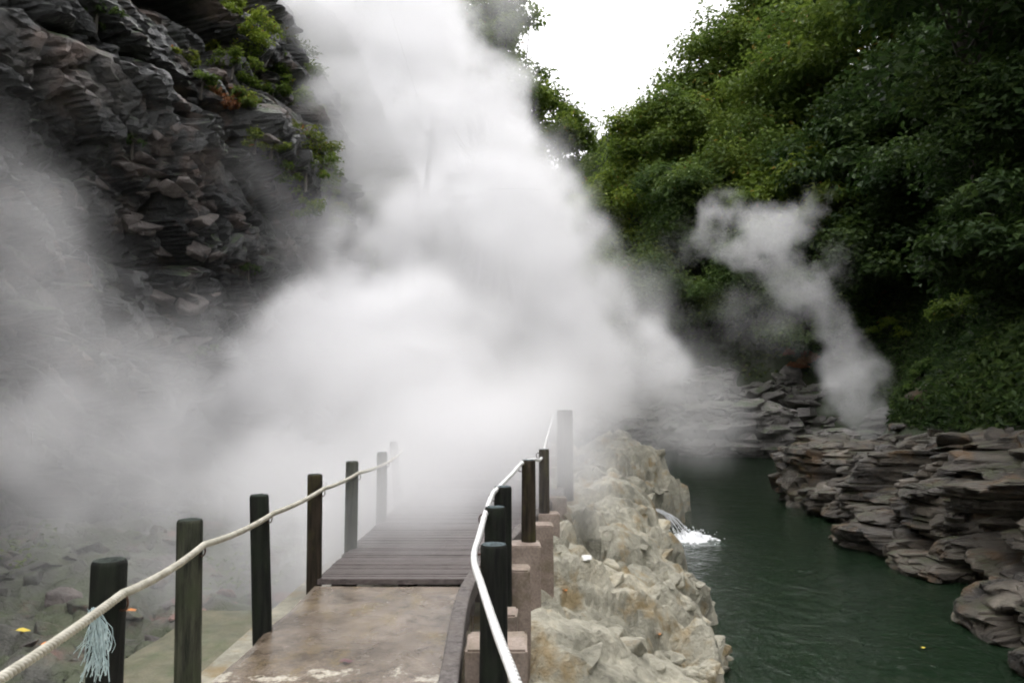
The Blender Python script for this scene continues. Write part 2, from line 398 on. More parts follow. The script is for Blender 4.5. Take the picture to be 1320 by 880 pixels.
# ------------------------------------------------------------------ rock walls: sheets with ledges, blocks and overhangs
def rock_wall(name, plan, profile, step, zstep, mat, big, small, layer, seed, dip=0.0, side=1, zpush=0.3, fine=0.05, along_fn=None):
    P, s = resample(spline([(x, y, 0) for x, y in plan], 8), step)
    T = np.gradient(P, axis=0); T /= np.linalg.norm(T, axis=1)[:, None]
    k = 9; ker = np.ones(k) / k
    T = np.stack([np.convolve(np.pad(T[:, c], k // 2, mode='edge'), ker, 'valid') for c in range(3)], 1)
    Nn = np.stack([T[:, 1], -T[:, 0], T[:, 2] * 0], 1) * side
    Nn /= np.linalg.norm(Nn, axis=1)[:, None]
    pr, _ = resample([(o, z) for z, o in profile], zstep)
    nu, nv = len(P), len(pr)
    out = np.tile(pr[:, 0], (nu, 1)); z = np.tile(pr[:, 1], (nu, 1)); ss = np.tile(s[:, None], (1, nv))
    if along_fn is not None:
        o2, z2 = along_fn(ss, z, P); out = out + o2; z = z + z2
    st = np.stack([ss.ravel(), np.full(nu * nv, seed * 3.1), (z + dip * ss).ravel()], 1)
    st[:, 2] += 0.35 * fbm(st * 0.35, 3, seed)
    d = np.zeros(nu * nv)
    for sc, amp, sd_ in big + small:
        v, e = facets(st, sc, sd_ + seed, 0.7)
        d += amp * v - amp * 0.7 * (1 - smooth(0.0, 0.10, e))
    if layer:
        th, amp = layer
        L = st[:, 2] / th + 0.5 * fbm(st * 0.8, 2, seed + 8)
        li = np.floor(L); fr = L - li
        bl = np.floor(st[:, 0] / (th * 3.5) + _h(li, li * 0, li * 0, seed + 9) * 7)
        d += amp * (_h(li, bl, li * 0, seed + 10) * 2 - 1) * 0.6 + amp * (_h(li, li * 0, li * 0, seed + 11) * 2 - 1) - amp * 0.9 * (1 - smooth(0.0, 0.18, np.minimum(fr, 1 - fr)))
    d += 0.45 * fbm(st * 0.4, 3, seed + 20) + fine * fbm(st * 3.0, 4, seed + 21)
    d = d.reshape(nu, nv)
    V = P[:, None, :] + Nn[:, None, :] * (out + d)[..., None]
    V[..., 2] = z + zpush * 0.5 * (fbm(st * 0.9, 3, seed + 30)).reshape(nu, nv)
    me = npmesh(name, V.reshape(-1, 3), grid_faces(nu, nv, flip=(side < 0)), False)
    o = link(name, me, mat); return o

# ---- left cliff: overhanging dark wall with ledges
def cliff_fn(ss, z, P):
    y = np.interp(ss, np.linspace(0, ss.max(), len(P)), P[:, 1])
    # overhang lips: their height falls away from the camera
    lip1 = 7.6 - 0.10 * (y - 12); lip2 = 4.9 - 0.03 * (y - 12)
    o = 0.9 * np.exp(-((z - lip1) / 0.9) ** 2) * (z < lip1 + 3) - 0.9 * smooth(lip1 - 0.25, lip1 - 0.5, z) * smooth(lip1 - 2.4, lip1 - 0.8, z)
    o += 0.55 * np.exp(-((z - lip2) / 0.5) ** 2) - 1.0 * smooth(lip2 - 0.2, lip2 - 0.4, z) * smooth(lip2 - 2.2, lip2 - 0.9, z)
    # far end: the top of the wall steps back and lower
    o -= smooth(18.0, 21.0, y) * np.clip(z - 7.5, 0, 20) * 0.75
    return o, 0 * z
cliff = rock_wall('cliff', [(-9.5, -8), (-8.9, 0), (-8.4, 6), (-7.7, 11), (-6.6, 16), (-5.0, 20), (-4.7, 22.4), (-6.6, 24.2), (-9.5, 26), (-12, 32)],
                  [(-2.2, 0.6), (0.5, 0.2), (2.5, -0.1), (4.5, 0.0), (6.0, 0.0), (7.5, 0.1), (9.0, -0.4), (11.0, -1.4), (14, -3.2), (18, -6.5), (22, -11)],
                  0.075, 0.07, 'cliff_rock',
                  [((3.4, 1, 1.8), 0.75, 40)], [((1.7, 1, 0.7), 0.18, 50), ((0.9, 1, 0.8), 0.2, 55), ((0.4, 1, 0.35), 0.06, 60)], (0.8, 0.05), 3, dip=0.42, side=1, fine=0.07)
tag(cliff, kind='structure')

# ------------------------------------------------------------------ hills (right side and beyond the bend; left side beyond the cliff)
def polydist(x, y, line):
    """signed distance: positive on the right-hand side of the line's direction"""
    best = np.full(x.shape, 1e9); sg = np.ones(x.shape)
    for (x0, y0), (x1, y1) in zip(line[:-1], line[1:]):
        dx, dy = x1 - x0, y1 - y0
        t = np.clip(((x - x0) * dx + (y - y0) * dy) / (dx * dx + dy * dy), 0, 1)
        d = np.hypot(x - x0 - t * dx, y - y0 - t * dy)
        c = (x - x0) * dy - (y - y0) * dx
        m = d < best
        best = np.where(m, d, best); sg = np.where(m, np.sign(c), sg)
    return best * sg
FOOT_R = [(8.5, -30), (8.0, 0), (8.6, 8), (9.3, 13), (10.3, 18), (11.3, 23), (14, 26), (17, 31), (18.5, 37), (16.5, 41.5), (12, 45), (6, 48), (-2, 52), (-12, 56), (-30, 60), (-60, 64)]
FOOT_L = [(-9.0, 60), (-1.5, 50), (3.2, 44.5), (3.6, 41), (0.5, 36.5), (-3.5, 31), (-7, 26.5), (-10.5, 25), (-14, 10), (-16, -30)]
def hill_right(x, y):
    d = polydist(x, y, [(a, b_) for a, b_ in FOOT_R])
    z = np.interp(d, [-8, -1.5, 0, 1.2, 4, 9, 18, 30, 60, 90], [-6, -3.0, 0.3, 2.0, 7.5, 15.0, 24, 31, 38, 40])
    z = np.where(y > 44, z * np.interp(x, [-4, 14], [0.72, 1.0]), z)
    p = np.stack([x.ravel(), y.ravel(), 0 * x.ravel()], 1)
    n = fbm(p * 0.16, 4, 71).reshape(x.shape)
    return z + n * np.clip(d, 0, 6) * 0.45, d
def hill_left(x, y):
    d = polydist(x, y, [(a, b_) for a, b_ in FOOT_L])
    z = np.interp(d, [-8, -1.5, 0, 2, 6, 14, 30, 60], [-6, -3.0, -0.5, 3.5, 9.0, 15.0, 24, 32])
    p = np.stack([x.ravel(), y.ravel(), 0 * x.ravel()], 1)
    z = np.where(z > 0, z * np.interp(x, [-9, -2.5], [1.75, 1.0]), z)
    n = fbm(p * 0.16, 4, 75).reshape(x.shape)
    return z + n * np.clip(d, 0, 6) * 0.4, d
def hill(name, fn, x0, x1, y0, y1, step):
    xs, ys = np.arange(x0, x1, step), np.arange(y0, y1, step)
    X, Y = np.meshgrid(xs, ys, indexing='ij'); Z, D = fn(X, Y)
    f = grid_faces(len(xs), len(ys)); keep = (D.ravel()[f] > -3.2).any(1); f = f[keep]
    used = np.unique(f); mp = np.zeros(X.size, np.int64); mp[used] = np.arange(len(used))
    me = npmesh(name, np.stack([X.ravel(), Y.ravel(), Z.ravel()], 1)[used], mp[f])
    return tag(link(name, me, 'hill_soil'), kind='structure')
hr = hill('hillside', hill_right, -60, 90, -30, 140, 1.0)
hl = hill('wooded_spur', hill_left, -60, 6, -30, 70, 0.9)
def hz(fn, x, y): return float(fn(np.array([float(x)]), np.array([float(y)]))[0][0])

# ground sheet to the horizon (it is also the bed under the water)
xs = np.concatenate([np.linspace(-400, -20, 12), np.arange(-14, 24, 0.5), np.linspace(30, 400, 12)]); ys = np.concatenate([np.linspace(-400, -20, 12), np.arange(-12, 62, 0.5), np.linspace(70, 500, 12)])
X, Y = np.meshgrid(xs, ys, indexing='ij')
pp = np.stack([X.ravel(), Y.ravel(), 0 * X.ravel()], 1)
Z = -2.75 + 0.25 * fbm(pp * 0.6, 4, 5)
Z += 0.75 * smooth(1.6, 0.0, np.abs(pp[:, 0] - np.interp(pp[:, 1], [0, 8, 13, 16, 21], [2.0, 2.4, 3.3, 3.8, 4.8]))) 
g = link('ground', npmesh('ground', np.stack([X.ravel(), Y.ravel(), Z], 1), grid_faces(len(xs), len(ys))), 'river_bed'); tag(g, kind='structure')

# river
WZ = -1.5
xs, ys = np.arange(-10, 24, 0.5), np.arange(-15, 60, 0.5)
X, Y = np.meshgrid(xs, ys, indexing='ij'); pp = np.stack([X.ravel(), Y.ravel(), 0 * X.ravel()], 1)
Z = WZ + 0.012 * fbm(pp * 0.8, 3, 9)
w = link('river', npmesh('river', np.stack([X.ravel(), Y.ravel(), Z], 1), grid_faces(len(xs), len(ys))), 'water'); tag(w, kind='structure')

# ------------------------------------------------------------------ right bank: wet layered rock
bank = rock_wall('right_bank', [(6.2, -10), (5.9, 0), (6.1, 6), (6.35, 9.5), (6.75, 12), (7.2, 14.5), (7.9, 17.5), (8.3, 20), (9.2, 22.6), (11.5, 24.3), (14, 27), (16.8, 32), (17.6, 37)],
                 [(-2.9, 0.3), (-1.5, 0.1), (-1.0, -0.05), (-0.55, -0.3), (-0.2, -0.9), (0.15, -1.3), (0.5, -1.9), (0.75, -2.7), (1.2, -3.4), (1.9, -4.2), (3.0, -5.5)],
                 0.07, 0.05, 'bank_rock', [((2.6, 1, 1.3), 0.75, 10)], [((1.2, 1, 0.6), 0.24, 20), ((0.6, 1, 0.7), 0.15, 25), ((0.35, 1, 0.25), 0.06, 30)], (0.5, 0.13), 7, dip=-0.03, side=-1, fine=0.05, zpush=0.25)
tag(bank, kind='structure')
far = rock_wall('far_bank', [(18.0, 36), (17.2, 39.5), (14.5, 42), (11, 44.3), (7, 46.5), (2, 48.5), (-4, 51)],
                [(-3, 0.6), (-1.5, 0.3), (-0.3, 0.0), (1.0, -0.8), (2.2, -2.0), (3.4, -3.4), (4.6, -5.0), (6.2, -7.0)],
                0.16, 0.13, 'far_rock', [((3.0, 1, 1.4), 0.7, 10)], [((1.1, 1, 0.6), 0.3, 20), ((0.5, 1, 0.3), 0.13, 30)], (0.6, 0.25), 17, dip=0.1, side=-1, fine=0.12)
tag(far, kind='structure')

# big separate boulders: ellipsoid sheets with horizontal bedding grooves
def boulder(loc, size, label, seed, mat='bank_rock', bed=0.22, group=None, rz=0.0, sq=0.7):
    nu, nv = 90, 54
    th = np.linspace(0, 2 * np.pi, nu, endpoint=False); ph = np.linspace(-np.pi / 2, np.pi / 2, nv)
    TH, PH = np.meshgrid(th, ph, indexing='ij')
    sp = lambda a: np.sign(a) * np.abs(a) ** sq
    v = np.stack([sp(np.cos(PH)) * sp(np.cos(TH)), sp(np.cos(PH)) * sp(np.sin(TH)), sp(np.sin(PH))], -1).reshape(-1, 3) * np.array(size)
    p = v + seed * 5.3
    n = v / np.maximum(np.linalg.norm(v, axis=1), 1e-6)[:, None]; nh = n * np.array([1, 1, 0.35])
    a = float(min(size[0], size[1]))
    d = 0.22 * a * fbm(p * 0.9 / a, 3, seed)
    fv, fe = facets(p, (0.75 * a, 0.75 * a, 0.3 * a), seed, 0.8); d += 0.13 * a * fv - 0.06 * a * (1 - smooth(0, 0.12, fe))
    L = p[:, 2] / bed + 0.8 * fbm(p * 0.7, 3, seed + 3); fr = L - np.floor(L)
    d += -0.09 * a * (1 - smooth(0.0, 0.2, np.minimum(fr, 1 - fr))) + 0.07 * a * (_h(np.floor(L), L * 0, L * 0, seed) - 0.5)
    d += 0.03 * fbm(p * 4, 4, seed + 5)
    v = v + nh * d[:, None]
    f = []
    i = np.arange(nu)[:, None] * nv + np.arange(nv - 1)[None]; j = ((np.arange(nu) + 1) % nu)[:, None] * nv + np.arange(nv - 1)[None]
    f = np.stack([i, j, j + 1, i + 1], -1).reshape(-1, 4)
    o = link('boulder', npmesh('boulder', v, f, False), mat, loc=loc); o.rotation_euler.z = rz
    return tag(o, label, 'boulder', group)
boulder((9.75, 21.6, -0.9), (1.75, 1.7, 1.3), 'big dark undercut boulder ending the layered rock shelf by the river bend', 3)
boulder((9.0, 18.9, -1.25), (1.1, 1.5, 0.75), 'rounded wet brown boulder beside the undercut boulder, at the waterline', 5, sq=0.85)
boulder((7.35, 9.8, -1.35), (1.35, 1.15, 0.5), 'low pale flat slab of rock jutting into the green river', 9, mat='bank_rock', bed=0.3, sq=0.75)
boulder((8.6, 13.8, -0.55), (1.2, 1.3, 0.55), 'grey cracked boulder on the layered rock shelf', 12, sq=0.7)
boulder((7.9, 15.2, -1.15), (0.75, 0.8, 0.45), 'mossy rounded stone at the foot of the grey cracked boulder', 14, sq=0.85)
boulder((7.3, 13.2, -1.45), (0.55, 0.9, 0.28), 'thin pale slab awash at the river edge below the layered shelf', 15)
boulder((14.0, 32.0, -0.6), (1.05, 0.9, 0.85), 'pale streaked boulder in the dark cove below the right steam plume', 16, mat='far_rock', bed=0.3)
boulder((15.5, 32.6, -0.6), (0.75, 0.7, 0.75), 'small round boulder beside the pale streaked boulder in the cove', 18, mat='far_rock', bed=0.4)
boulder((12.3, 40.0, -0.4), (3.2, 1.6, 1.9), 'large grey rock mass at the foot of the far bank', 21, mat='far_rock', bed=0.5)

# ------------------------------------------------------------------ pale rock ledge between the path and the river
EDGE = ([0, 4, 6.5, 8, 9.5, 11, 12.7, 14.5, 16.2, 18, 20.3, 22, 25, 30, 36], [1.7, 1.75, 1.95, 2.15, 2.45, 2.65, 2.95, 3.1, 3.15, 3.9, 4.75, 4.5, 3.8, 2.8, 1.5])
xs, ys = np.arange(-2.2, 6.4, 0.045), np.arange(0.8, 36, 0.06)
X, Y = np.meshgrid(xs, ys, indexing='ij'); x, y = X.ravel(), Y.ravel()
p = np.stack([x, y, 0 * x], 1)
e = np.interp(y, *EDGE) + 0.35 * fbm(p * 0.7, 4, 31)
dist = e - x
prof = np.interp(dist, [-1.2, -0.25, 0.0, 0.2, 0.5, 1.0, 1.7, 3], [-2.9, -1.95, -1.5, -1.12, -0.85, -0.55, -0.28, -0.2])
prof += -0.25 * smooth(0.0, 1.0, dist) * smooth(8, 4, y)
hump = np.exp(-(((x - 3.1) / 1.3) ** 2 + ((y - 19.3) / 2.6) ** 2)) * 0.85 + np.exp(-(((x - 2.2) / 1.0) ** 2 + ((y - 14.2) / 1.8) ** 2)) * 0.45 + np.exp(-(((x - 1.2) / 0.6) ** 2 + ((y - 10.0) / 1.5) ** 2)) * 0.15
prof += hump * smooth(-0.1, 0.35, dist)
q = np.stack([x * 0.83 + y * 0.55, -x * 0.55 + y * 0.83, prof], 1)       # joints run aslant
q = q + 0.25 * np.stack([fbm(p * 0.8, 3, 33), fbm(p * 0.8, 3, 34), 0 * x], 1)
f1, e1 = facets(q, (3.2, 0.95, 1.6), 41, 0.9); f2, e2 = facets(q, (1.3, 0.42, 0.8), 47, 0.8); f3, e3 = facets(q, (0.25, 0.16, 0.3), 49, 0.8)
amp = smooth(-0.45, 0.2, dist) * smooth(-0.5, 0.4, x)
dz = amp * (0.17 * f1 + 0.12 * f2 + 0.05 * f3 - 0.2 * (1 - smooth(0, 0.09, e1)) - 0.09 * (1 - smooth(0, 0.12, e2)) + 0.05 * fbm(p * 2.5, 4, 35))
dx = amp * (0.16 * f1 + 0.12 * f2) * smooth(0.9, 0.1, dist)
z = prof + dz
Zg = z.reshape(len(xs), len(ys)); Xg = dx.reshape(len(xs), len(ys))
for _ in range(1):                                   # frost-worn, softened breaks
    for G_ in (Zg, Xg):
        G_[1:-1] = 0.15 * G_[:-2] + 0.7 * G_[1:-1] + 0.15 * G_[2:]; G_[:, 1:-1] = 0.15 * G_[:, :-2] + 0.7 * G_[:, 1:-1] + 0.15 * G_[:, 2:]
z = Zg.ravel() + amp * 0.02 * fbm(p * 7, 3, 36); dx = Xg.ravel()
z = np.where(x < 0.1, np.minimum(z, -0.42 + 0.25 * smooth(-0.3, 0.1, x)), z)
ledge = link('rock_ledge', npmesh('rock_ledge', np.stack([x + dx, y, z], 1), grid_faces(len(xs), len(ys)), False), 'pale_rock'); tag(ledge, kind='structure')
ledge_bvh = bvh_of(ledge)
def drop(bvh, x, y, z0=12.0):
    h = bvh.ray_cast(Vector((x, y, z0)), Vector((0, 0, -1)))
    return h[0]
# loose and jointed blocks of the ledge
for k in range(150):
    yy = random.choice([random.uniform(4.2, 11), random.uniform(4.2, 22)])
    ex = float(np.interp(yy, *EDGE)); xx = random.uniform(0.35, ex + 0.25) if random.random() < 0.5 else ex + random.uniform(-0.5, 0.3)
    h = drop(ledge_bvh, xx, yy)
    if h is None: continue
    s = random.uniform(0.06, 0.19) * (0.75 + yy / 28)
    put_stone('pale_rock', ledge, (h.x, h.y, h.z + s * 0.05), s, flat=0.55, tilt=0.45, rz=random.choice([0.95, 0.6, 1.2, 2.4]) + random.uniform(-0.3, 0.3))
bank_bvh = bvh_of(bank)
for k in range(80):
    yy = random.uniform(8.5, 26); xx = float(np.interp(yy, [6, 9.5, 12, 14.5, 17.5, 20, 22.6, 26], [6.1, 6.35, 6.75, 7.2, 7.9, 8.3, 9.2, 12])) + random.uniform(0.0, 3.0)
    h = drop(bank_bvh, xx, yy)
    if h is None: continue
    s = random.uniform(0.1, 0.4)
    put_stone('bank_rock', bank, (h.x, h.y, h.z + s * 0.03), s, flat=0.6, tilt=0.3)
far_bvh = bvh_of(far)
for k in range(90):
    px, py = random.uniform(850, 1060), random.uniform(455, 575)
    h = far_bvh.ray_cast(Vector((0, 0, EYE)), ray(px, py))
    if h[0] is None: continue
    put_stone('far_rock', far, h[0], random.uniform(0.35, 0.9), flat=0.6, tilt=0.4)

# ------------------------------------------------------------------ blocks standing proud of the cliff
cliff_bvh = bvh_of(cliff)
def on_cliff(px, py):
    h = cliff_bvh.ray_cast(Vector((0, 0, EYE)), ray(px, py)); return h
for k in range(46):
    if k < 36: px, py = random.gauss(225, 40), random.uniform(160, 470)
    else: px, py = random.uniform(-40, 440), random.uniform(-30, 480)
    h = on_cliff(px, py)
    if h[0] is None: continue
    s = random.uniform(0.14, 0.42)
    st = put_stone('cliff_block' if k < 36 else 'cliff_rock', cliff, h[0] - (h[1] if h[1].x > 0 else -h[1]) * s * 0.35, s, name='rock_block', flat=0.55, tilt=0.25, rz=random.uniform(1.0, 1.6))
    st.rotation_euler.x = random.uniform(-0.15, 0.35)

# ------------------------------------------------------------------ floor of the gorge left of the path
xs, ys = np.arange(-13, -1.55, 0.07), np.arange(0.5, 34, 0.085)
X, Y = np.meshgrid(xs, ys, indexing='ij'); x, y = X.ravel(), Y.ravel(); p = np.stack([x, y, 0 * x], 1)
z = -0.85 + 0.10 * np.clip(-x - 3.4, 0, 10) + 0.25 * fbm(p * 0.5, 4, 51) * smooth(-2.4, -3.6, x)
f1, e1 = facets(p + 0.2 * fbm(p, 2, 55)[:, None], (0.7, 0.5, 1), 53, 0.8); f2, e2 = facets(p, (0.25, 0.2, 1), 57, 0.8)
z += smooth(-2.8, -3.4, x) * (0.10 * f1 + 0.05 * f2 - 0.06 * (1 - smooth(0, 0.12, e1)))
fl = link('gorge_floor', npmesh('gorge_floor', np.stack([x, y, z], 1), grid_faces(len(xs), len(ys))), 'gorge_floor'); tag(fl, kind='structure')
floor_bvh = bvh_of(fl)
for k in range(200):
    xx, yy = random.uniform(-7.5, -2.9), random.uniform(4.6, 12)
    h = drop(floor_bvh, xx, yy)
    if h: put_stone(random.choice(['gorge_floor', 'gorge_floor', 'cliff_block']), fl, h, random.uniform(0.05, 0.2), flat=0.6, tilt=0.4)

for k in range(60):
    xx, yy = random.uniform(-4.0, -1.9), random.uniform(7.7, 9.2)
    if random.random() < 0.4: xx, yy = random.uniform(-3.9, -3.2), random.uniform(5, 8.5)
    h = drop(floor_bvh, xx, yy)
    if h: put_stone(random.choice(['red_stone', 'gorge_floor', 'cliff_block']), fl, h, random.uniform(0.05, 0.16), flat=0.5, tilt=0.3)
# concrete apron beside the path, below it
def box_grid(x0, x1, y0, y1, z0, z1, nx, ny, jit, seed, name, edge_fn=None):
    """slab with a slightly uneven top and broken edges"""
    xs, ys = np.linspace(x0, x1, nx), np.linspace(y0, y1, ny)
    X, Y = np.meshgrid(xs, ys, indexing='ij')
    p = np.stack([X.ravel(), Y.ravel(), 0 * X.ravel()], 1)
    dx = jit * fbm(p * 2.2, 4, seed).reshape(nx, ny); dy = jit * fbm(p * 2.2, 4, seed + 3).reshape(nx, ny); dzz = 0.3 * jit * fbm(p * 1.3, 4, seed + 5).reshape(nx, ny)
    top = np.stack([X + dx, Y + dy, z1 + dzz], -1)
    ed = np.zeros((nx, ny)); ed[0, :] = ed[-1, :] = 1; ed[:, 0] = ed[:, -1] = 1
    top[..., 2] -= ed * 0.012
    bot = top.copy(); bot[..., 2] = z0
    V = np.concatenate([top.reshape(-1, 3), bot.reshape(-1, 3)]); n = nx * ny
    F = [tuple(f) for f in grid_faces(nx, ny)] + [tuple(f + n) for f in grid_faces(nx, ny, True)]
    idx = lambda i, j: i * ny + j
    for i in range(nx - 1):
        for j in (0, ny - 1): a, b_ = idx(i, j), idx(i + 1, j); F.append((a, b_, b_ + n, a + n))
    for j in range(ny - 1):
        for i in (0, nx - 1): a, b_ = idx(i, j), idx(i, j + 1); F.append((a, b_, b_ + n, a + n))
    me = npmesh(name, V, np.array(F), False)
    return me
ap = link('concrete_apron', box_grid(-3.15, -1.66, 1.0, 7.6, -1.2, -0.60, 16, 60, 0.05, 61, 'concrete_apron'), 'apron_concrete'); tag(ap, kind='structure')

# ------------------------------------------------------------------ path: concrete slab, plank deck, low edge beam
path = link('path', box_grid(-1.60, -0.30, -2.0, 6.14, -0.62, 0.0, 26, 120, 0.03, 63, 'path'), 'path_concrete'); tag(path, kind='structure')
CURB = spline([(-0.27, -1.0, 0), (-0.285, 1.5, 0), (-0.295, 3.4, 0), (-0.325, 4.6, 0), (-0.315, 5.3, 0), (-0.24, 6.0, 0), (-0.10, 6.7, 0), (0.05, 7.5, 0), (0.27, 8.6, 0), (0.5, 9.8, 0), (0.72, 11, 0), (0.9, 12.6, 0)], 10)
cx = np.array([c.x for c in CURB]); cyy = np.array([c.y for c in CURB])
deck = empty('plank_deck', (0, 6.16, 0)); tag(deck, kind='structure')
deck_y = 6.17; pw = 0.058
bm = bmesh.new(); bmesh.ops.create_cube(bm, size=1.0)
bmesh.ops.bevel(bm, geom=bm.edges[:], offset=0.03, segments=1, affect='EDGES')
plank_me = bm_mesh('plank', bm); plank_me.materials.append(MATS['wood_deck'])
while deck_y < 12.4:
    xr = float(np.interp(deck_y + pw / 2, cyy, cx)) - 0.03; xl = -1.60 - 0.0 + random.uniform(-0.015, 0.015)
    o = bpy.data.objects.new('plank', plank_me); COL.objects.link(o); o.parent = deck
    o.location = ((xl + xr) / 2, deck_y + pw / 2 - 6.16, 0.012 + random.uniform(-0.004, 0.004)); o.scale = (xr - xl, pw, 0.045)
    o.rotation_euler = (random.uniform(-0.01, 0.01), random.uniform(-0.002, 0.002), random.uniform(-0.003, 0.003))
    deck_y += pw + 0.009
for xx in (-1.45, -0.9, -0.4):                        # bearers under the planks
    bm = bmesh.new(); bmesh.ops.create_cube(bm, size=1.0); bmesh.ops.scale(bm, vec=(0.09, 6.2, 0.16), verts=bm.verts)
    bmesh.ops.bevel(bm, geom=bm.edges[:], offset=0.006, segments=1, affect='EDGES')
    link('bearer', bm_mesh('bearer', bm), 'wood_black', deck, (xx, 3.12, -0.10))
steps = empty('steps', (-0.5, 12.5, 0)); tag(steps, kind='structure')
for k in range(4):
    bm = bmesh.new(); bmesh.ops.create_cube(bm, size=1.0); bmesh.ops.scale(bm, vec=(2.2, 0.38, 0.17), verts=bm.verts)
    bmesh.ops.bevel(bm, geom=bm.edges[:], offset=0.012, segments=2, affect='EDGES')
    link('step', bm_mesh('step', bm), 'pillar_concrete', steps, (0.15 * k, 0.2 + 0.36 * k, 0.07 + 0.17 * k))

# edge beam: sawn square timber bent along the path, on short feet
curb = empty('edge_beam', (-0.3, 3.4, 0)); tag(curb, 'low dark timber edge beam curving along the river side of the path', 'kerb beam')
def sweep_rect(pts, w, z0, z1, ch=0.008):
    V, F = [], []
    sec = [(-w / 2 + ch, z0), (w / 2 - ch, z0), (w / 2, z0 + ch), (w / 2, z1 - ch), (w / 2 - ch, z1), (-w / 2 + ch, z1), (-w / 2, z1 - ch), (-w / 2, z0 + ch)]
    for i, p_ in enumerate(pts):
        d = (pts[min(i + 1, len(pts) - 1)] - pts[max(i - 1, 0)]).normalized(); n = Vector((d.y, -d.x, 0))
        for a, zz in sec: q_ = p_ + n * a; V.append((q_.x, q_.y, zz))
    m_ = len(sec)
    for i in range(len(pts) - 1):
        for k in range(m_): F.append((i * m_ + k, i * m_ + (k + 1) % m_, (i + 1) * m_ + (k + 1) % m_, (i + 1) * m_ + k))
    bm = bmesh.new(); vs = [bm.verts.new(v) for v in V]
    for f in F: bm.faces.new([vs[i] for i in f])
    bm.faces.new(vs[:m_]); bm.faces.new(vs[-m_:][::-1])
    bmesh.ops.recalc_face_normals(bm, faces=bm.faces); return bm
off = Vector((-0.3, 3.4, 0))
segs = [(0, 25), (25, 38), (38, 52), (52, 75), (75, len(CURB) - 1)]
for a, b_ in segs:
    pts = [c - off for c in CURB[a:b_ + 1]]
    pts[-1] = pts[-1] + (pts[-2] - pts[-1]).normalized() * 0.006
    link('beam_length', bm_mesh('beam_length', sweep_rect(pts, 0.092, 0.075, 0.205)), 'wood_curb', curb)
for i in range(2, len(CURB), 5):
    c = CURB[i] - off; bm = bmesh.new(); bmesh.ops.create_cube(bm, size=1.0); bmesh.ops.scale(bm, vec=(0.07, 0.16, 0.10), verts=bm.verts)
    link('foot_block', bm_mesh('foot_block', bm), 'wood_curb', curb, (c.x, c.y, 0.025))

# ------------------------------------------------------------------ posts
def post(name, x, y, z0, ztop, r, mat, label, lean=(0, 0), seed=1, cat='post', topmat='wood_top', group=None, staple=None):
    e_ = empty(name, (x, y, z0)); tag(e_, label, cat, group)
    H = ztop - z0; nz, ns = 26, 28
    zz = np.linspace(0, H, nz); zz = np.r_[zz[:-1], H - 0.018, H - 0.006, H]
    rr = np.r_[np.full(nz - 1, r) * np.linspace(1.03, 0.985, nz - 1), r * 0.985, r * 0.95, r * 0.88]
    an = np.linspace(0, 2 * np.pi, ns, endpoint=False)
    V = []
    for z_, r_ in zip(zz, rr):
        c = np.stack([np.cos(an), np.sin(an), np.full(ns, z_ * 1.2)], 1)
        k = 1 + 0.035 * fbm(c * np.array([1.4, 1.4, 1.0]) + seed * 3.7, 3, seed) + 0.02 * fbm(c * np.array([6, 6, 0.5]) + seed, 2, seed + 2)
        V.append(np.stack([np.cos(an) * r_ * k + lean[0] * z_, np.sin(an) * r_ * k + lean[1] * z_, np.full(ns, z_)], 1))
    V = np.concatenate(V); n = len(zz); F = []
    for i in range(n - 1):
        for k in range(ns): F.append((i * ns + k, i * ns + (k + 1) % ns, (i + 1) * ns + (k + 1) % ns, (i + 1) * ns + k))
    link('shaft', npmesh('shaft', V, np.array(F)), mat, e_)
    # weathered end grain on top
    bm = bmesh.new(); ring = [bm.verts.new((V[(n - 1) * ns + k][0], V[(n - 1) * ns + k][1], H)) for k in range(ns)]
    in_ = [bm.verts.new((lean[0] * H + math.cos(an[k]) * r * 0.45, lean[1] * H + math.sin(an[k]) * r * 0.45, H + 0.006 * math.sin(3 * an[k] + seed))) for k in range(ns)]
    cc = bm.verts.new((lean[0] * H, lean[1] * H, H + 0.004))
    for k in range(ns):
        bm.faces.new((ring[k], ring[(k + 1) % ns], in_[(k + 1) % ns], in_[k])); bm.faces.new((in_[k], in_[(k + 1) % ns], cc))
    link('end_grain', bm_mesh('end_grain', bm, True), topmat, e_)
    if staple:
        sz, dx, dy = staple                              # iron staple holding the rope against the shaft
        d = Vector((dx, dy, 0)).normalized(); sd_ = Vector((-d.y, d.x, 0)); o0 = Vector((lean[0] * (sz - z0), lean[1] * (sz - z0), sz - z0)) + d * (r * 0.9)
        pts = [o0 - Vector((0, 0, 0.028)), o0 + d * 0.030 - Vector((0, 0, 0.026)), o0 + d * 0.042, o0 + d * 0.030 + Vector((0, 0, 0.026)), o0 + Vector((0, 0, 0.028))]
        v, f = tube(spline(pts, 4), 0.004, 6); link('staple', npmesh('staple', v, f), 'iron', e_)
    return e_
LP = [(-1.515, 2.83, 0.90, 'wood_black', 'thick black wooden rope post with a frayed pale blue tassel beside it', (0.0, 0), 0.0625),
      (-1.632, 3.83, 0.89, 'wood_green', 'mossy grey-green wooden rope post beside the green concrete apron', (-0.02, 0), 0.0635),
      (-1.645, 4.97, 0.87, 'wood_black', 'leaning black rope post standing on the yellow-stained edge of the concrete path', (-0.05, 0), 0.0625),
      (-1.635, 6.22, 0.88, 'wood_brown', 'brown wooden rope post at the corner where the plank deck begins', (-0.012, 0), 0.062),
      (-1.60, 7.45, 0.885, 'wood_green', 'grey post on the left of the deck, first one fading into the steam', (0.0, 0), 0.0625),
      (-1.59, 9.1, 0.86, 'wood_green', 'faint grey post on the left of the deck, second one fading into the steam', (0.0, 0), 0.0625),
      (-1.72, 11.2, 0.87, 'wood_green', 'barely visible leaning post at the end of the left rope', (-0.08, 0), 0.0625)]
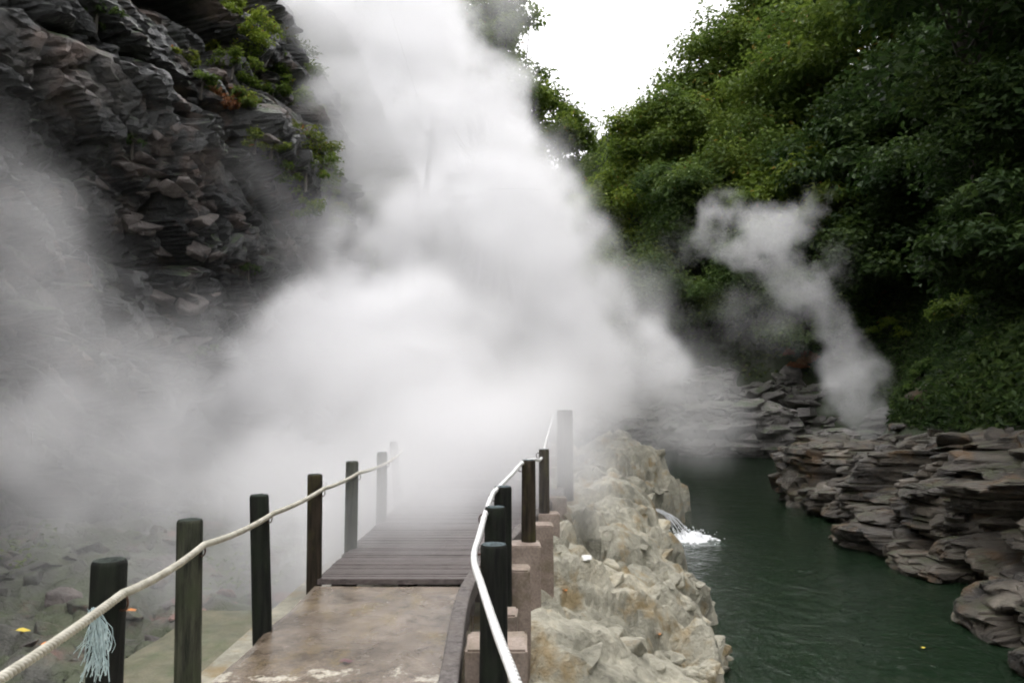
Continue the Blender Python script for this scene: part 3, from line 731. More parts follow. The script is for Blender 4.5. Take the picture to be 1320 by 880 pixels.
for k, (x_, y_, zt, mt, lb, ln, r_) in enumerate(LP):
    zb = -0.75 if y_ < 8 else -0.8
    post('wooden_post', x_ - ln[0] * zt, y_, zb, zt, r_, mt, lb, ln, seed=k + 1, group='posts of the rope railings', topmat='wood_top_dark', staple=(zt - 0.15, 1, -0.35))
RP = [(-0.085, 3.5, -0.4, 0.83, 'wood_black', 'tall black post with pale top beside the bent white rope', 0.064),
      (-0.10, 4.42, -0.4, 0.87, 'wood_black', 'black post with pale rim, second along the white rope', 0.0625),
      (-0.065, 5.28, -0.4, 0.89, 'wood_black', 'black mossy post, third along the white rope', 0.0625),
      (0.145, 6.52, 0.27, 0.975, 'wood_brown', 'reddish brown post standing on a tan concrete pillar', 0.061),
      (0.37, 8.6, 0.2, 0.93, 'wood_brown', 'grey-brown post with a white rope ring, half veiled by steam', 0.06),
      (0.80, 11.2, 0.0, 1.34, 'wood_brown', 'thick tall post dim in the steam at the foot of the steps', 0.12),
      (0.215, 2.42, -0.6, 0.575, 'wood_black', 'low post showing only its blue-grey top beside the pale rocks', 0.0625)]
for k, (x_, y_, zb, zt, mt, lb, r_) in enumerate(RP):
    post('wooden_post', x_, y_, zb, zt, r_, mt, lb, (0.0, 0), seed=k + 11, group='posts of the rope railings', staple=None if k > 4 else (zt - 0.07, -1, -0.3))

# concrete pillars outside the beam
def pillar(x, y, w, d, zt, label, zb=-0.9, rz=0.0):
    bm = bmesh.new(); bmesh.ops.create_cube(bm, size=1.0); H = zt - zb
    bmesh.ops.scale(bm, vec=(w, d, H), verts=bm.verts); bmesh.ops.translate(bm, vec=(0, 0, H / 2), verts=bm.verts)
    bmesh.ops.bevel(bm, geom=bm.edges[:], offset=0.012, segments=2, affect='EDGES')
    bmesh.ops.subdivide_edges(bm, edges=[e_ for e_ in bm.edges if e_.calc_length() > 0.1], cuts=4, use_grid_fill=True)
    for v in bm.verts:
        n_ = float(fbm(np.array([[v.co.x * 8 + x * 9, v.co.y * 8 + y * 9, v.co.z * 8]]), 3, 3)[0]); v.co += Vector((v.co.x / w, v.co.y / d, 0.2)) * n_ * 0.018
    o = link('concrete_pillar', bm_mesh('concrete_pillar', bm), 'pillar_concrete', loc=(x, y, zb)); o.rotation_euler.z = rz
    return tag(o, label, 'pillar', 'concrete pillars along the river side of the path')
pillar(-0.075, 3.80, 0.30, 0.30, 0.30, 'squat tan concrete pillar behind the tall black post with pale top')
pillar(-0.045, 4.82, 0.16, 0.20, 0.16, 'lowest of the tan concrete pillars, behind the second black post')
pillar(0.03, 5.42, 0.20, 0.22, 0.30, 'tan concrete pillar behind the third black post')
pillar(0.115, 6.45, 0.26, 0.28, 0.275, 'tan concrete pillar carrying the reddish brown post')
pillar(0.30, 7.35, 0.20, 0.24, 0.29, 'tan concrete pillar between the reddish brown post and the grey-brown post')
pillar(0.42, 8.62, 0.24, 0.26, 0.205, 'tan concrete pillar carrying the grey-brown post with a rope ring')
pillar(0.60, 9.75, 0.22, 0.24, 0.24, 'tan concrete pillar in the steam before the steps')

# ------------------------------------------------------------------ ropes
def hang(pts, sag, n=14):
    out = []
    for (a, b_), s_ in zip(zip(pts[:-1], pts[1:]), sag):
        a, b_ = Vector(a), Vector(b_)
        for k in range(n):
            t_ = k / n; out.append(a.lerp(b_, t_) - Vector((0, 0, 4 * s_ * t_ * (1 - t_))))
    out.append(Vector(pts[-1])); return out
def laid_rope(name, pts, rad, pitch, mat, label, origin, step, extra=None):
    e_ = empty(name, origin); tag(e_, label, 'rope')
    C, s_ = resample([tuple(p_ - Vector(origin)) for p_ in pts], step)
    T = np.gradient(C, axis=0); T /= np.linalg.norm(T, axis=1)[:, None]
    A = np.cross(T, np.array([0, 0, 1.0])); A /= np.linalg.norm(A, axis=1)[:, None]; B = np.cross(T, A)
    for k in range(3):
        ph = 2 * np.pi * (s_ / pitch + k / 3)
        ctr = C + (A * np.cos(ph)[:, None] + B * np.sin(ph)[:, None]) * rad * 0.5
        ns = 7; an = np.linspace(0, 2 * np.pi, ns, endpoint=False)
        V = ctr[:, None, :] + (A[:, None, :] * np.cos(an)[None, :, None] + B[:, None, :] * np.sin(an)[None, :, None]) * rad * 0.56
        n = len(C); i = np.arange(n - 1)[:, None] * ns + np.arange(ns)[None]; j = np.arange(n - 1)[:, None] * ns + (np.arange(ns)[None] + 1) % ns
        link('strand', npmesh('strand', V.reshape(-1, 3), np.stack([i, j, j + ns, i + ns], -1).reshape(-1, 4)), mat, e_)
    return e_
lr = [(-1.40, 0.8, 0.74)] + [(x_ + r_ + 0.012, y_ - 0.04, zt - 0.17 + dz_) for (x_, y_, zt, _, _, _, r_), dz_ in zip(LP, (0.055, 0.05, 0.055, 0.055, 0.06, 0.05, 0.05))]
lpts = hang(lr, [0.05, 0.02, 0.02, 0.015, 0.015, 0.015, 0.02])
rope_l = laid_rope('rope', lpts, 0.0165, 0.052, 'rope_hemp', 'pale twisted hemp rope sagging along the left row of posts', lr[1], 0.0055)
# frayed tassel
fr_parts = []
base = at(121, 790, 2.72) - Vector(lr[1])
for k in range(90):
    L = random.uniform(0.10, 0.235); sx_ = random.gauss(0.010, 0.016); p0 = base + Vector((random.gauss(0, 0.006), random.gauss(0, 0.006), random.uniform(-0.01, 0.02)))
    bow = random.uniform(0.0, 0.035); pts = []
    for i in range(6):
        t_ = i / 5
        pts.append(p0 + Vector((sx_ * 2 * t_ + bow * math.sin(math.pi * t_) + random.gauss(0, 0.004), random.gauss(0, 0.004) - 0.02 * t_, -L * t_)))
    fr_parts.append(tube(spline(pts, 2), random.uniform(0.0010, 0.0022), 4))
v, f = merge(fr_parts); fo = link('frayed_end', npmesh('frayed_end', v, f), 'rope_fray', rope_l); fo['label'] = 'pale blue frayed rope ends hanging in a tassel'
def rat(px, py, d): return tuple(at(px, py, d))
rr_ = [rat(690, 960, 1.75), rat(667, 884, 2.0), rat(641, 815, 2.45), rat(621, 755, 3.0), rat(611, 719, 3.42), rat(618, 690, 3.75), rat(626, 661, 4.38), rat(635, 637, 4.95), rat(641, 630, 5.25), rat(660, 611, 5.9), rat(674, 596, 6.5), rat(688, 592, 7.6), rat(698, 590, 8.55), rat(706, 562, 9.8), rat(713, 536, 11.1)]
laid_rope('rope', spline(rr_, 8), 0.0155, 0.09, 'rope_white', 'smooth white rope bent round the posts on the river side', rr_[4], 0.008)

# ------------------------------------------------------------------ hot water jet from the ledge
j0, j1 = at(838, 655, 15.9), on_level(884, 694, WZ)
jet = empty('hot_water_jet', (j1.x, j1.y, WZ)); tag(jet, 'white jet of hot water splashing from the pale ledge into the river', 'water jet')
parts = []
for k in range(7):
    a = Vector((3.0 + random.uniform(-0.05, 0.05), 15.9 + random.uniform(-0.12, 0.12), -0.82 + random.uniform(-0.04, 0.04))); b_ = Vector((j1.x + random.gauss(0, 0.16), j1.y + random.gauss(0, 0.2), WZ))
    pts = [a + (b_ - a) * t_ + Vector((0, 0, 0.16 * math.sin(math.pi * t_) + random.gauss(0, 0.008))) - Vector((j1.x, j1.y, WZ)) for t_ in np.linspace(0, 1, 8)]
    parts.append(tube(pts, [random.uniform(0.006, 0.014) for _ in pts], 5))
v, f = merge(parts); link('stream', npmesh('stream', v, f), 'foam', jet)
xs, ys = np.linspace(-0.75, 0.75, 60), np.linspace(-0.6, 0.6, 48); X, Y = np.meshgrid(xs, ys, indexing='ij')
p = np.stack([X.ravel(), Y.ravel(), 0 * X.ravel()], 1)
rr2 = np.hypot(p[:, 0] / 0.62, p[:, 1] / 0.5)
Zf = 0.20 * np.clip(1 - rr2, -1, 1) + 0.13 * fbm(p * 6, 4, 91) - 0.05
for k in range(5):                                  # foam streaks drifting off
    rr3 = np.hypot((p[:, 0] - random.uniform(-.3, .5)) / random.uniform(.3, .7), (p[:, 1] - random.uniform(-.4, .3)) / random.uniform(.15, .35))
    Zf = np.maximum(Zf, 0.05 * np.clip(1 - rr3, -1, 1) + 0.10 * fbm(p * 9, 4, 95 + k) - 0.035)
link('splash', npmesh('splash', np.stack([p[:, 0], p[:, 1], Zf], 1), grid_faces(60, 48)), 'foam', jet)
parts = []
for k in range(130):
    a = random.uniform(0, 6.28); r_ = abs(random.gauss(0, 0.45)); s_ = random.uniform(0.008, 0.022); c = np.array([math.cos(a) * r_, math.sin(a) * r_, random.uniform(0.0, 0.3) * max(0.1, 1 - r_)])
    v = np.array([(1, 0, 0), (-1, 0, 0), (0, 1, 0), (0, -1, 0), (0, 0, 1.3), (0, 0, -1)]) * s_ + c
    parts.append((v, np.array([(0, 2, 4), (2, 1, 4), (1, 3, 4), (3, 0, 4), (2, 0, 5), (1, 2, 5), (3, 1, 5), (0, 3, 5)])))
v, f = merge(parts); d_ = link('droplets', npmesh('droplets', v, f), 'foam', jet); d_['kind'] = 'stuff'

# ------------------------------------------------------------------ foliage
def leaf_mesh(name, c, nrm, size, tint, mat, width=0.55):
    n = len(c); nrm = nrm / np.linalg.norm(nrm, axis=1)[:, None]
    r = rng.normal(size=(n, 3)); a = r - nrm * (r * nrm).sum(1)[:, None]; a /= np.linalg.norm(a, axis=1)[:, None]
    b_ = np.cross(nrm, a); s_ = size[:, None]
    w_ = width * rng.uniform(0.75, 1.2, n)[:, None]
    v0 = c - a * s_ * 0.5; v2 = c + a * s_ * 0.5 - nrm * s_ * 0.16
    v1 = c + b_ * s_ * w_ * 0.5 + nrm * s_ * 0.10 - a * s_ * 0.08; v3 = c - b_ * s_ * w_ * 0.5 + nrm * s_ * 0.10 - a * s_ * 0.08
    V = np.stack([v0, v1, v2, v3], 1).reshape(-1, 3)
    k = np.arange(n)[:, None] * 4
    F = np.concatenate([k + np.array([[0, 1, 2]]), k + np.array([[0, 2, 3]])], 0)
    me = npmesh(name, V, F, False)
    at_ = me.attributes.new('tint', 'FLOAT', 'POINT'); at_.data.foreach_set('value', np.repeat(tint, 4).astype(np.float32))
    me.materials.append(MATS[mat]); return me
def crown_points(clumps, n, flat=0.45, outward=None):
    """leaves in flattened sprays round the clump centres, thicker on the outside"""
    cl = np.array([c for c, r in clumps]); cr = np.array([r for c, r in clumps])
    w_ = cr ** 2; w_ /= w_.sum(); idx = rng.choice(len(cl), n, p=w_)
    d = rng.normal(size=(n, 3)); d /= np.linalg.norm(d, axis=1)[:, None]
    rad = rng.uniform(0.2, 1.0, n) ** 0.6 * rng.choice([1.0, 1.0, 1.25, 1.5], n)
    pos = cl[idx] + d * (cr[idx] * rad)[:, None] * np.array([1, 1, flat])
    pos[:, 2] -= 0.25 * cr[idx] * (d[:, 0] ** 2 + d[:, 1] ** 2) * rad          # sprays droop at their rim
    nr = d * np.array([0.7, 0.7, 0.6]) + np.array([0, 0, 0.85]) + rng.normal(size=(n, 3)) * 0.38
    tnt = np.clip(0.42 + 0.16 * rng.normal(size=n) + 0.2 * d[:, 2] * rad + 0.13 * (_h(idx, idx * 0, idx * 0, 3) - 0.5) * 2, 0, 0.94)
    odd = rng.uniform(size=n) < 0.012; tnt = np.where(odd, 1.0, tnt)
    return pos, nr, tnt
def tree(name, base, ctr, rad, nleaf, lsize, mat, label, cat='tree', group=None, nclump=26, seed=0, flat=0.45, hollow=0.45, width=0.55):
    """base: where the trunk leaves the ground; ctr, rad: middle and half-axes of the crown"""
    r = random.Random(seed * 7 + 3); base, ctr = Vector(base), Vector(ctr)
    e_ = empty(name, base); tag(e_, label, cat, group)
    clumps = []
    for k in range(nclump):
        d = Vector((r.gauss(0, 1), r.gauss(0, 1), r.gauss(0, 1))).normalized(); q_ = r.uniform(hollow, 1.0)
        c = ctr + Vector((d.x * rad[0] * q_, d.y * rad[1] * q_, d.z * rad[2] * q_)) - base
        clumps.append((tuple(c), min(rad) * r.uniform(0.26, 0.5)))
    # trunk and limbs
    parts = []; up = ctr - base; L = up.length; tr = max(0.03, L * 0.013)
    bend = Vector((r.uniform(-0.1, 0.1) * L, r.uniform(-0.1, 0.1) * L, 0))
    trunk = spline([(0, 0, -0.4), tuple(up * 0.3 + bend * 0.8), tuple(up * 0.65 + bend), tuple(up * 1.0), tuple(up + Vector((0, 0, rad[2] * 0.55)))], 5)
    parts.append(tube(trunk, [tr * (1.25 - 1.05 * k / (len(trunk) - 1)) for k in range(len(trunk))], 8))
    for c, cr in clumps:
        c = Vector(c); k = r.randint(int(len(trunk) * 0.35), len(trunk) - 3); s_ = trunk[k]
        mid = s_.lerp(c, 0.5) + Vector((r.uniform(-.2, .2), r.uniform(-.2, .2), -0.12 * (c - s_).length))
        pts = spline([tuple(s_), tuple(mid), tuple(c)], 4)
        parts.append(tube(pts, [tr * (0.42 - 0.34 * i / (len(pts) - 1)) for i in range(len(pts))], 5))
    v, f = merge(parts); link('trunk', npmesh('trunk', v, f), 'bark', e_)
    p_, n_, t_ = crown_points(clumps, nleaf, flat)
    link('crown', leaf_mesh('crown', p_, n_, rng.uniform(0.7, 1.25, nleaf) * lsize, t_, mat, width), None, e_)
    return e_
def hill_hit(px, py, fn):
    r_ = ray(px, py); t_ = np.arange(6, 110, 0.2)
    q_ = np.array([0, 0, EYE])[None] + np.array(tuple(r_))[None] * t_[:, None]
    zz = fn(q_[:, 0], q_[:, 1])[0]; i = np.nonzero(q_[:, 2] < zz)[0]
    return Vector(q_[i[0]]) if len(i) else None
def hill_tree(px, py, d, rad, n, ls, mat, label, group, seed, fn=hill_right, name='tree', **kw):
    """the trunk stands where the line of sight to its foot meets the slope; the crown's size follows from that distance"""
    h = None; foot = py + rad[2] * FPX / d * 1.05
    while h is None or h.y > d * 1.6 + 6:
        h = hill_hit(px, foot, fn); foot += 12
        if foot > 560: h = at(px, py, d); h.z -= rad[2] * 1.3; break
    k = h.y / d; rad = tuple(r_ * k for r_ in rad)
    c = at(px, py, h.y - 0.35 * rad[1])
    return tree(name, (h.x, h.y, h.z), c, rad, n, ls * k, mat, label, group=group, seed=seed, **kw)
G1, G2, G3 = 'trees on the skyline of the right-hand hillside', 'trees hanging over the river on the right', 'trees on the wooded spur behind the steam'
for k, (px, py, d, r_, n, mt, lb) in enumerate([
        (790, 265, 54, (2.6, 2.6, 3.6), 9000, 'leaf_light', 'small bright green tree at the low notch of the skyline beside the steam'),
        (832, 200, 51, (2.8, 3.0, 3.6), 10000, 'leaf_light', 'yellow-green rounded tree on the skyline above the notch'),
        (872, 175, 47, (2.8, 3.0, 3.4), 11000, 'leaf_mid', 'green tree with ragged top stepping up from the yellow-green rounded tree'),
        (915, 110, 45, (3.2, 3.2, 3.6), 12000, 'leaf_mid', 'large green tree with twiggy outline halfway up the skyline'),
        (968, 70, 43, (3.4, 3.4, 3.6), 13000, 'leaf_mid', 'dense mid-green tree on the skyline next above the twiggy tree'),
        (1010, -5, 42, (3.6, 3.8, 4.0), 12000, 'leaf_mid', 'tall tree whose top passes out of view where the sky ends'),
        (1075, -50, 40, (4.0, 4, 4.2), 11000, 'leaf_deep', 'dark tall tree behind the tree where the sky ends'),
        (890, 270, 44, (3.2, 3.4, 3.0), 12000, 'leaf_deep', 'deep green tree below the skyline trees, above the grey steam plume'),
        (805, 350, 50, (3.0, 3, 3.0), 9000, 'leaf_mid', 'green tree below the notch of the skyline at the edge of the white steam'),
        (850, 390, 47, (3.0, 3, 2.6), 9000, 'leaf_deep', 'dark green tree low on the far slope, veiled by thin steam'),
        (795, 440, 49, (2.6, 2.6, 2.4), 6000, 'leaf_mid', 'lowest green tree on the far slope beside the dense steam')]):
    hill_tree(px, py, d, r_, n, 0.32 if d > 46 else 0.30, mt, lb, G1, 20 + k, name='broadleaf_tree', nclump=44, flat=0.62, hollow=0.35)
LB2 = 'dark overhanging tree on the steep slope above the layered rock bank'
for k, (px, py, d, r_, n, mt, lb) in enumerate([
        (955, 215, 37, (3.4, 3.2, 3.0), 14000, 'leaf_mid', 'broad leafy tree directly behind the top of the grey steam plume'),
        (1025, 120, 33, (3.6, 3.4, 3.0), 15000, 'leaf_mid', 'olive green tree above the light spreading tree, below the skyline'),
        (1055, 245, 31, (3.2, 3.0, 1.9), 12000, 'leaf_light', 'light green tree with flat spreading sprays right of the steam plume top'),
        (965, 350, 38, (3.4, 3.2, 2.4), 12000, 'leaf_deep', 'shaded green tree seen through the grey steam plume'),
        (1040, 400, 36, (3.0, 2.8, 1.9), 9000, 'leaf_deep', 'low shaded tree behind the bend of the grey steam plume'),
        (1110, 60, 28, (3.4, 3.4, 3.0), 16000, 'leaf_mid', LB2), (1130, 200, 26, (3.0, 3.2, 2.2), 15000, 'leaf_shaded', LB2), (1120, 330, 28, (2.8, 2.6, 1.9), 12000, 'leaf_shaded', LB2),
        (1225, 90, 22, (3.0, 3.2, 2.5), 17000, 'leaf_shaded', LB2), (1240, 235, 20, (2.6, 2.8, 1.8), 15000, 'leaf_shaded', LB2), (1330, 160, 17, (2.5, 2.6, 2.0), 14000, 'leaf_shaded', LB2), (1330, 20, 18, (2.8, 3.0, 2.0), 12000, 'leaf_shaded', LB2), (1200, -60, 24, (3.4, 3.4, 2.4), 11000, 'leaf_shaded', LB2), (1340, 310, 15.5, (2.0, 2.2, 1.4), 11000, 'leaf_shaded', LB2), (1290, -190, 14, (3.4, 3.6, 2.2), 11000, 'leaf_shaded', LB2), (1130, -190, 19, (3.6, 3.6, 2.4), 10000, 'leaf_shaded', LB2), (1420, -60, 11, (2.8, 3.0, 2.0), 9000, 'leaf_shaded', LB2)]):  # last crowns listed lie out of view, added to shade the right bank
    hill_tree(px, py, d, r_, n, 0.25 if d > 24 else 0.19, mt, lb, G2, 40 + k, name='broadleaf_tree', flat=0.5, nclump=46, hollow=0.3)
for k, (px, py, d, r_, n, mt, nc, lb) in enumerate([
        (545, 10, 38, (2.8, 3.0, 2.8), 4800, 'leaf_mid', 18, 'airy tree at the top of the far left slope, paled by the rising steam'),
        (610, 70, 37, (2.6, 2.8, 2.2), 4800, 'leaf_mid', 16, 'airy tree with sky showing through its leaves beside the rising steam'),
        (680, 125, 38, (2.4, 2.6, 2.0), 4200, 'leaf_mid', 15, 'dark open-crowned tree on the far left slope between steam and sky'),
        (733, 170, 40, (1.7, 2, 1.8), 3400, 'leaf_mid', 12, 'lowest small dark tree of the far left slope, next to the notch of the skyline'),
        (635, 30, 37, (2.2, 2.4, 2.0), 4200, 'leaf_mid', 14, 'airy tree left of the white sky gap, its leaves washed out by steam'),
        (585, 95, 36, (2.6, 2.6, 2.2), 4200, 'leaf_mid', 15, 'pale tree crown mostly dissolved in the upper steam column'),
        (660, 215, 37, (3.0, 3, 2.2), 4200, 'leaf_mid', 16, 'tree almost lost in the steam below the open-crowned tree')]):
    hill_tree(px, py, d, r_, n, 0.30, mt, lb, G3, 60 + k, fn=hill_left, name='airy_tree', nclump=nc * 2, flat=0.7, hollow=0.25)

# shrubs on the right slope just above the rocks
G4 = 'shrubs at the foot of the right-hand slope'
for k, (px, py, r_, n, ls, mt, lb) in enumerate([
        (1150, 432, 0.9, 2600, 0.16, 'leaf_light', 'bright yellow-green shrub at the foot of the right slope beside the steam plume'),
        (1245, 410, 0.9, 2600, 0.15, 'leaf_mid', 'shrub with yellowish leaf tips on the right slope above the layered bank'),
        (1300, 375, 1.0, 2800, 0.16, 'leaf_mid', 'tall feathery green shrub under the dark overhanging trees'),
        (1190, 500, 0.7, 1800, 0.15, 'leaf_deep', 'dark leafy shrub growing out of the layered rock ledge'),
        (1300, 470, 0.8, 2200, 0.15, 'leaf_deep', 'deep green shrub in the shade behind the grey cracked boulder'),
        (1190, 330, 1.0, 2600, 0.17, 'leaf_mid', 'arching green shrub above the bright yellow-green shrub'),
        (1130, 390, 0.6, 1100, 0.15, 'leaf_rust', 'small rust-coloured shrub beside the bright yellow-green shrub'),
        (1035, 470, 0.9, 1500, 0.2, 'leaf_rust', 'olive brown bush on the grey rocks of the far bank')]):
    h = hill_hit(px, py, hill_right)
    if h is None: continue
    tree('shrub', (h.x, h.y, h.z - 0.1), (h.x - 0.2, h.y - 0.2, h.z + r_ * 0.35), (r_ * 1.2, r_ * 1.1, r_ * 0.8), n, ls, mt, lb, 'shrub', G4, nclump=12, seed=80 + k, flat=0.5, width=0.4)

# shrubs and ferns on the cliff ledges
G5 = 'plants on the cliff ledges'
for k, (px, py, r_, n, ls, mt, lb) in enumerate([
        (235, 68, 0.32, 420, 0.10, 'leaf_cliff', 'small bright green fern on the grey upper cliff face'),
        (275, 60, 0.55, 900, 0.11, 'leaf_cliff', 'yellow-green shrub on the upper cliff beside the small fern'),
        (262, 105, 0.30, 380, 0.10, 'leaf_mid', 'dark green tuft on the cliff just left of the rust-coloured plant'),
        (290, 118, 0.5, 800, 0.11, 'leaf_rust', 'rust-coloured dying plant on the cliff ledge'),
        (322, 138, 0.50, 900, 0.11, 'leaf_cliff', 'bright yellow-green shrub hanging over the dark overhang of the cliff'),
        (300, 85, 0.55, 900, 0.11, 'leaf_mid', 'green shrub on the cliff above the bright overhanging shrub'),
        (330, 50, 0.75, 1200, 0.13, 'leaf_light', 'pale leafy shrub near the cliff top in thin steam'),
        (300, 15, 0.7, 1000, 0.13, 'leaf_light', 'pale green shrub at the cliff top above the yellow-green shrub'),
        (365, 95, 0.8, 1200, 0.14, 'leaf_mid', 'grey-green shrub where the cliff top fades into the steam'),
        (350, 185, 0.4, 500, 0.11, 'leaf_cliff', 'thin trailing plant below the bright overhanging shrub'),
        (395, 225, 0.5, 600, 0.13, 'leaf_light', 'trailing green plant on the far nose of the cliff'),
        (425, 250, 0.4, 450, 0.13, 'leaf_light', 'last green tuft on the far nose of the cliff beside the dense steam'),
        (170, 180, 0.3, 260, 0.09, 'leaf_deep', 'dark moss tuft on the middle of the cliff'),
        (125, 20, 0.4, 420, 0.10, 'leaf_deep', 'small dark green shrub high on the near cliff'),
        (255, 450, 0.35, 320, 0.11, 'leaf_deep', 'dark green tuft low on the cliff at the edge of the steam'),
        (320, 345, 0.3, 260, 0.10, 'leaf_deep', 'dark tuft under the lower overhang of the cliff')]):
    h = on_cliff(px, py)
    if h[0] is None: continue
    nn = h[1] if h[1].x > 0 or h[1].z > 0.3 else -h[1]
    b_ = h[0] - nn * 0.05; c = h[0] + nn * r_ * (0.8 if mt == 'leaf_rust' else 0.35) + Vector((0, 0, r_ * 0.1))
    tree('cliff_shrub', b_, c, (r_, r_ * 1.2, r_ * 0.8), n, ls, mt, lb, 'shrub', G5, nclump=9, seed=120 + k, flat=0.55, hollow=0.2, width=0.42)

for k, (px, py, r_) in enumerate([(335, 25, .7), (372, 40, .8), (352, 120, .5), (385, 130, .8), (400, 180, .7), (372, 215, .5), (418, 215, .6), (440, 275, .5), (312, 62, .5), (392, 255, .45), (330, 175, .35)]):
    h = on_cliff(px, py)
    if h[0] is None: h = on_cliff(px - 25, py + 10)
    if h[0] is None: continue
    nn = h[1] if h[1].x > 0 or h[1].z > 0.3 else -h[1]
    tree('cliff_shrub', h[0] - nn * 0.05, h[0] + nn * r_ * 0.3, (r_, r_ * 1.2, r_ * 0.9), int(1500 * r_), 0.12, ['leaf_light', 'leaf_cliff', 'leaf_mid'][k % 3], 'soft green plant on the misty river-side edge of the cliff', 'shrub', 'plants along the misty edge of the cliff', nclump=9, seed=150 + k, flat=0.6, hollow=0.2, width=0.42)

# undergrowth covering the slopes: nobody could count it
def undergrowth(name, fn, x0, x1, y0, y1, n, ls, label, dmin, dmax, mat):
    x_ = rng.uniform(x0, x1, n * 6); y_ = rng.uniform(y0, y1, n * 6)
    zz, dd = fn(x_, y_); ok = (dd > dmin) & (dd < dmax); x_, y_, zz = x_[ok][:n], y_[ok][:n], zz[ok][:n]
    p_ = np.stack([x_, y_, zz], 1); cl_ = fbm(p_ * 0.55, 3, 81)
    p_[:, 2] += rng.uniform(0, 1, len(x_)) ** 1.5 * (0.55 + 0.9 * np.clip(cl_ + 0.3, 0, 1))
    nr = np.stack([rng.normal(-0.35, 0.5, len(x_)), rng.normal(-0.35, 0.5, len(x_)), np.full(len(x_), 0.8)], 1)
    tn = np.clip(0.4 + 0.22 * rng.normal(size=len(x_)) + 0.35 * cl_, 0, 0.94)
    me = leaf_mesh(name, p_, nr, rng.uniform(0.6, 1.3, len(x_)) * ls, tn, mat, 0.38)
    return tag(link(name, me), label, 'undergrowth', kind='stuff')
undergrowth('undergrowth', hill_right, 7, 24, 2, 40, 135000, 0.24, 'dense dark green undergrowth covering the slope right of the river', 0.3, 9, 'leaf_shaded')
undergrowth('undergrowth', hill_right, -14, 36, 38, 100, 110000, 0.45, 'green thicket covering the far slope beyond the river bend', 1.6, 42, 'grass_far')
undergrowth('undergrowth', hill_left, -18, 5, 24, 48, 60000, 0.4, 'misty green thicket covering the far left slope behind the cliff', 0.5, 20, 'leaf_mid')
# low green growth on the gorge floor to the left
p_ = np.stack([rng.uniform(-9, -3.0, 9000), rng.uniform(4.5, 14, 9000), np.zeros(9000)], 1)
m_ = fbm(p_ * 0.6, 3, 87) > 0.12; p_ = p_[m_]
p_[:, 2] = [(drop(floor_bvh, a, b_) or Vector((0, 0, -1))).z for a, b_, _ in p_]; p_[:, 2] += rng.uniform(0, 0.12, len(p_))
me = leaf_mesh('ground_cover', p_, np.stack([rng.normal(0, .5, len(p_)), rng.normal(0, .5, len(p_)), np.full(len(p_), 0.8)], 1), rng.uniform(0.04, 0.11, len(p_)), np.clip(rng.normal(0.4, 0.2, len(p_)), 0, 0.93), 'leaf_mid', 0.5)
tag(link('ground_cover', me), 'low green plants among the stones left of the path', 'ground cover', kind='stuff')

# single fallen leaves and a white pebble
def fallen(loc, size, mat, label, rz, cat='leaf', tilt=0.15):
    bm = bmesh.new(); o_ = []
    prof_ = [(0.0, 0.0), (0.14, 0.17), (0.36, 0.27), (0.62, 0.23), (0.85, 0.10), (1.0, 0.0)]
    mid = [bm.verts.new((a - 0.5, 0, 0.03 * math.sin(math.pi * a))) for a, w_ in prof_]
    for sg in (1, -1):
        ed = [bm.verts.new((a - 0.5, sg * w_, 0.10 * w_ / 0.27 * (0.6 + 0.4 * math.sin(7 * a)))) for a, w_ in prof_[1:-1]]
        full = [mid[0]] + ed + [mid[-1]]
        for i in range(len(prof_) - 1):
            vs = [mid[i], mid[i + 1], full[i + 1], full[i]]; vs2 = []
            for q_ in vs:
                if q_ not in vs2: vs2.append(q_)
            if len(vs2) > 2: bm.faces.new(vs2)
    st_ = [(-0.5, -0.006, 0), (-0.5, 0.006, 0), (-0.75, 0.03, 0.03), (-0.75, 0.018, 0.03)]; bm.faces.new([bm.verts.new(q_) for q_ in st_])
    bmesh.ops.recalc_face_normals(bm, faces=bm.faces)
    e_ = link('fallen_leaf', bm_mesh('fallen_leaf', bm), mat, loc=loc); e_.scale = (size,) * 3; e_.rotation_euler = (tilt, 0.1, rz)
    return tag(e_, label, cat)
fallen(on_level(447, 853, 0.006) + Vector((0, 0, 0.006)), 0.085, 'leaf_maroon', 'dark red fallen leaf lying on the wet concrete path', 0.4)
fallen(on_level(1190, 834, WZ + 0.02), 0.11, 'leaf_yellow', 'small yellow leaf floating on the green river', 1.0, tilt=0.05)
def on_ledge(px, py): return ledge_bvh.ray_cast(Vector((0, 0, EYE)), ray(px, py))[0]
def on_floor(px, py): return floor_bvh.ray_cast(Vector((0, 0, EYE)), ray(px, py))[0]
for px, py, sz_, mt, lb, fn in [(728, 762, 0.10, 'leaf_orange', 'orange fallen leaf on the pale rocks beside the concrete pillars', on_ledge), (846, 818, 0.13, 'leaf_orange', 'orange fallen leaf on the pale rocks near the water edge', on_ledge),
                            (64, 832, 0.16, 'leaf_orange', 'orange fallen leaf on the stones beyond the black post', on_floor), (30, 814, 0.14, 'leaf_yellow', 'yellow-brown fallen leaf on dark stones left of the orange leaf', on_floor), (172, 788, 0.15, 'leaf_orange', 'orange leaf on the gravel between the two nearest left posts', on_floor)]:
    h = fn(px, py)
    if h is not None: fallen(h + Vector((0, 0, 0.015)), sz_, mt, lb, random.uniform(0, 6))
h = on_ledge(755, 722)
if h is not None:
    pb = bpy.data.objects.new('white_pebble', hull_mesh('white_pebble', 77, 16, 0.7, 'quartz')); COL.objects.link(pb); pb.location = h + Vector((0, 0, 0.02)); pb.scale = (0.075, 0.055, 0.055)
    tag(pb, 'white stone lying on the pale rock ledge', 'stone')

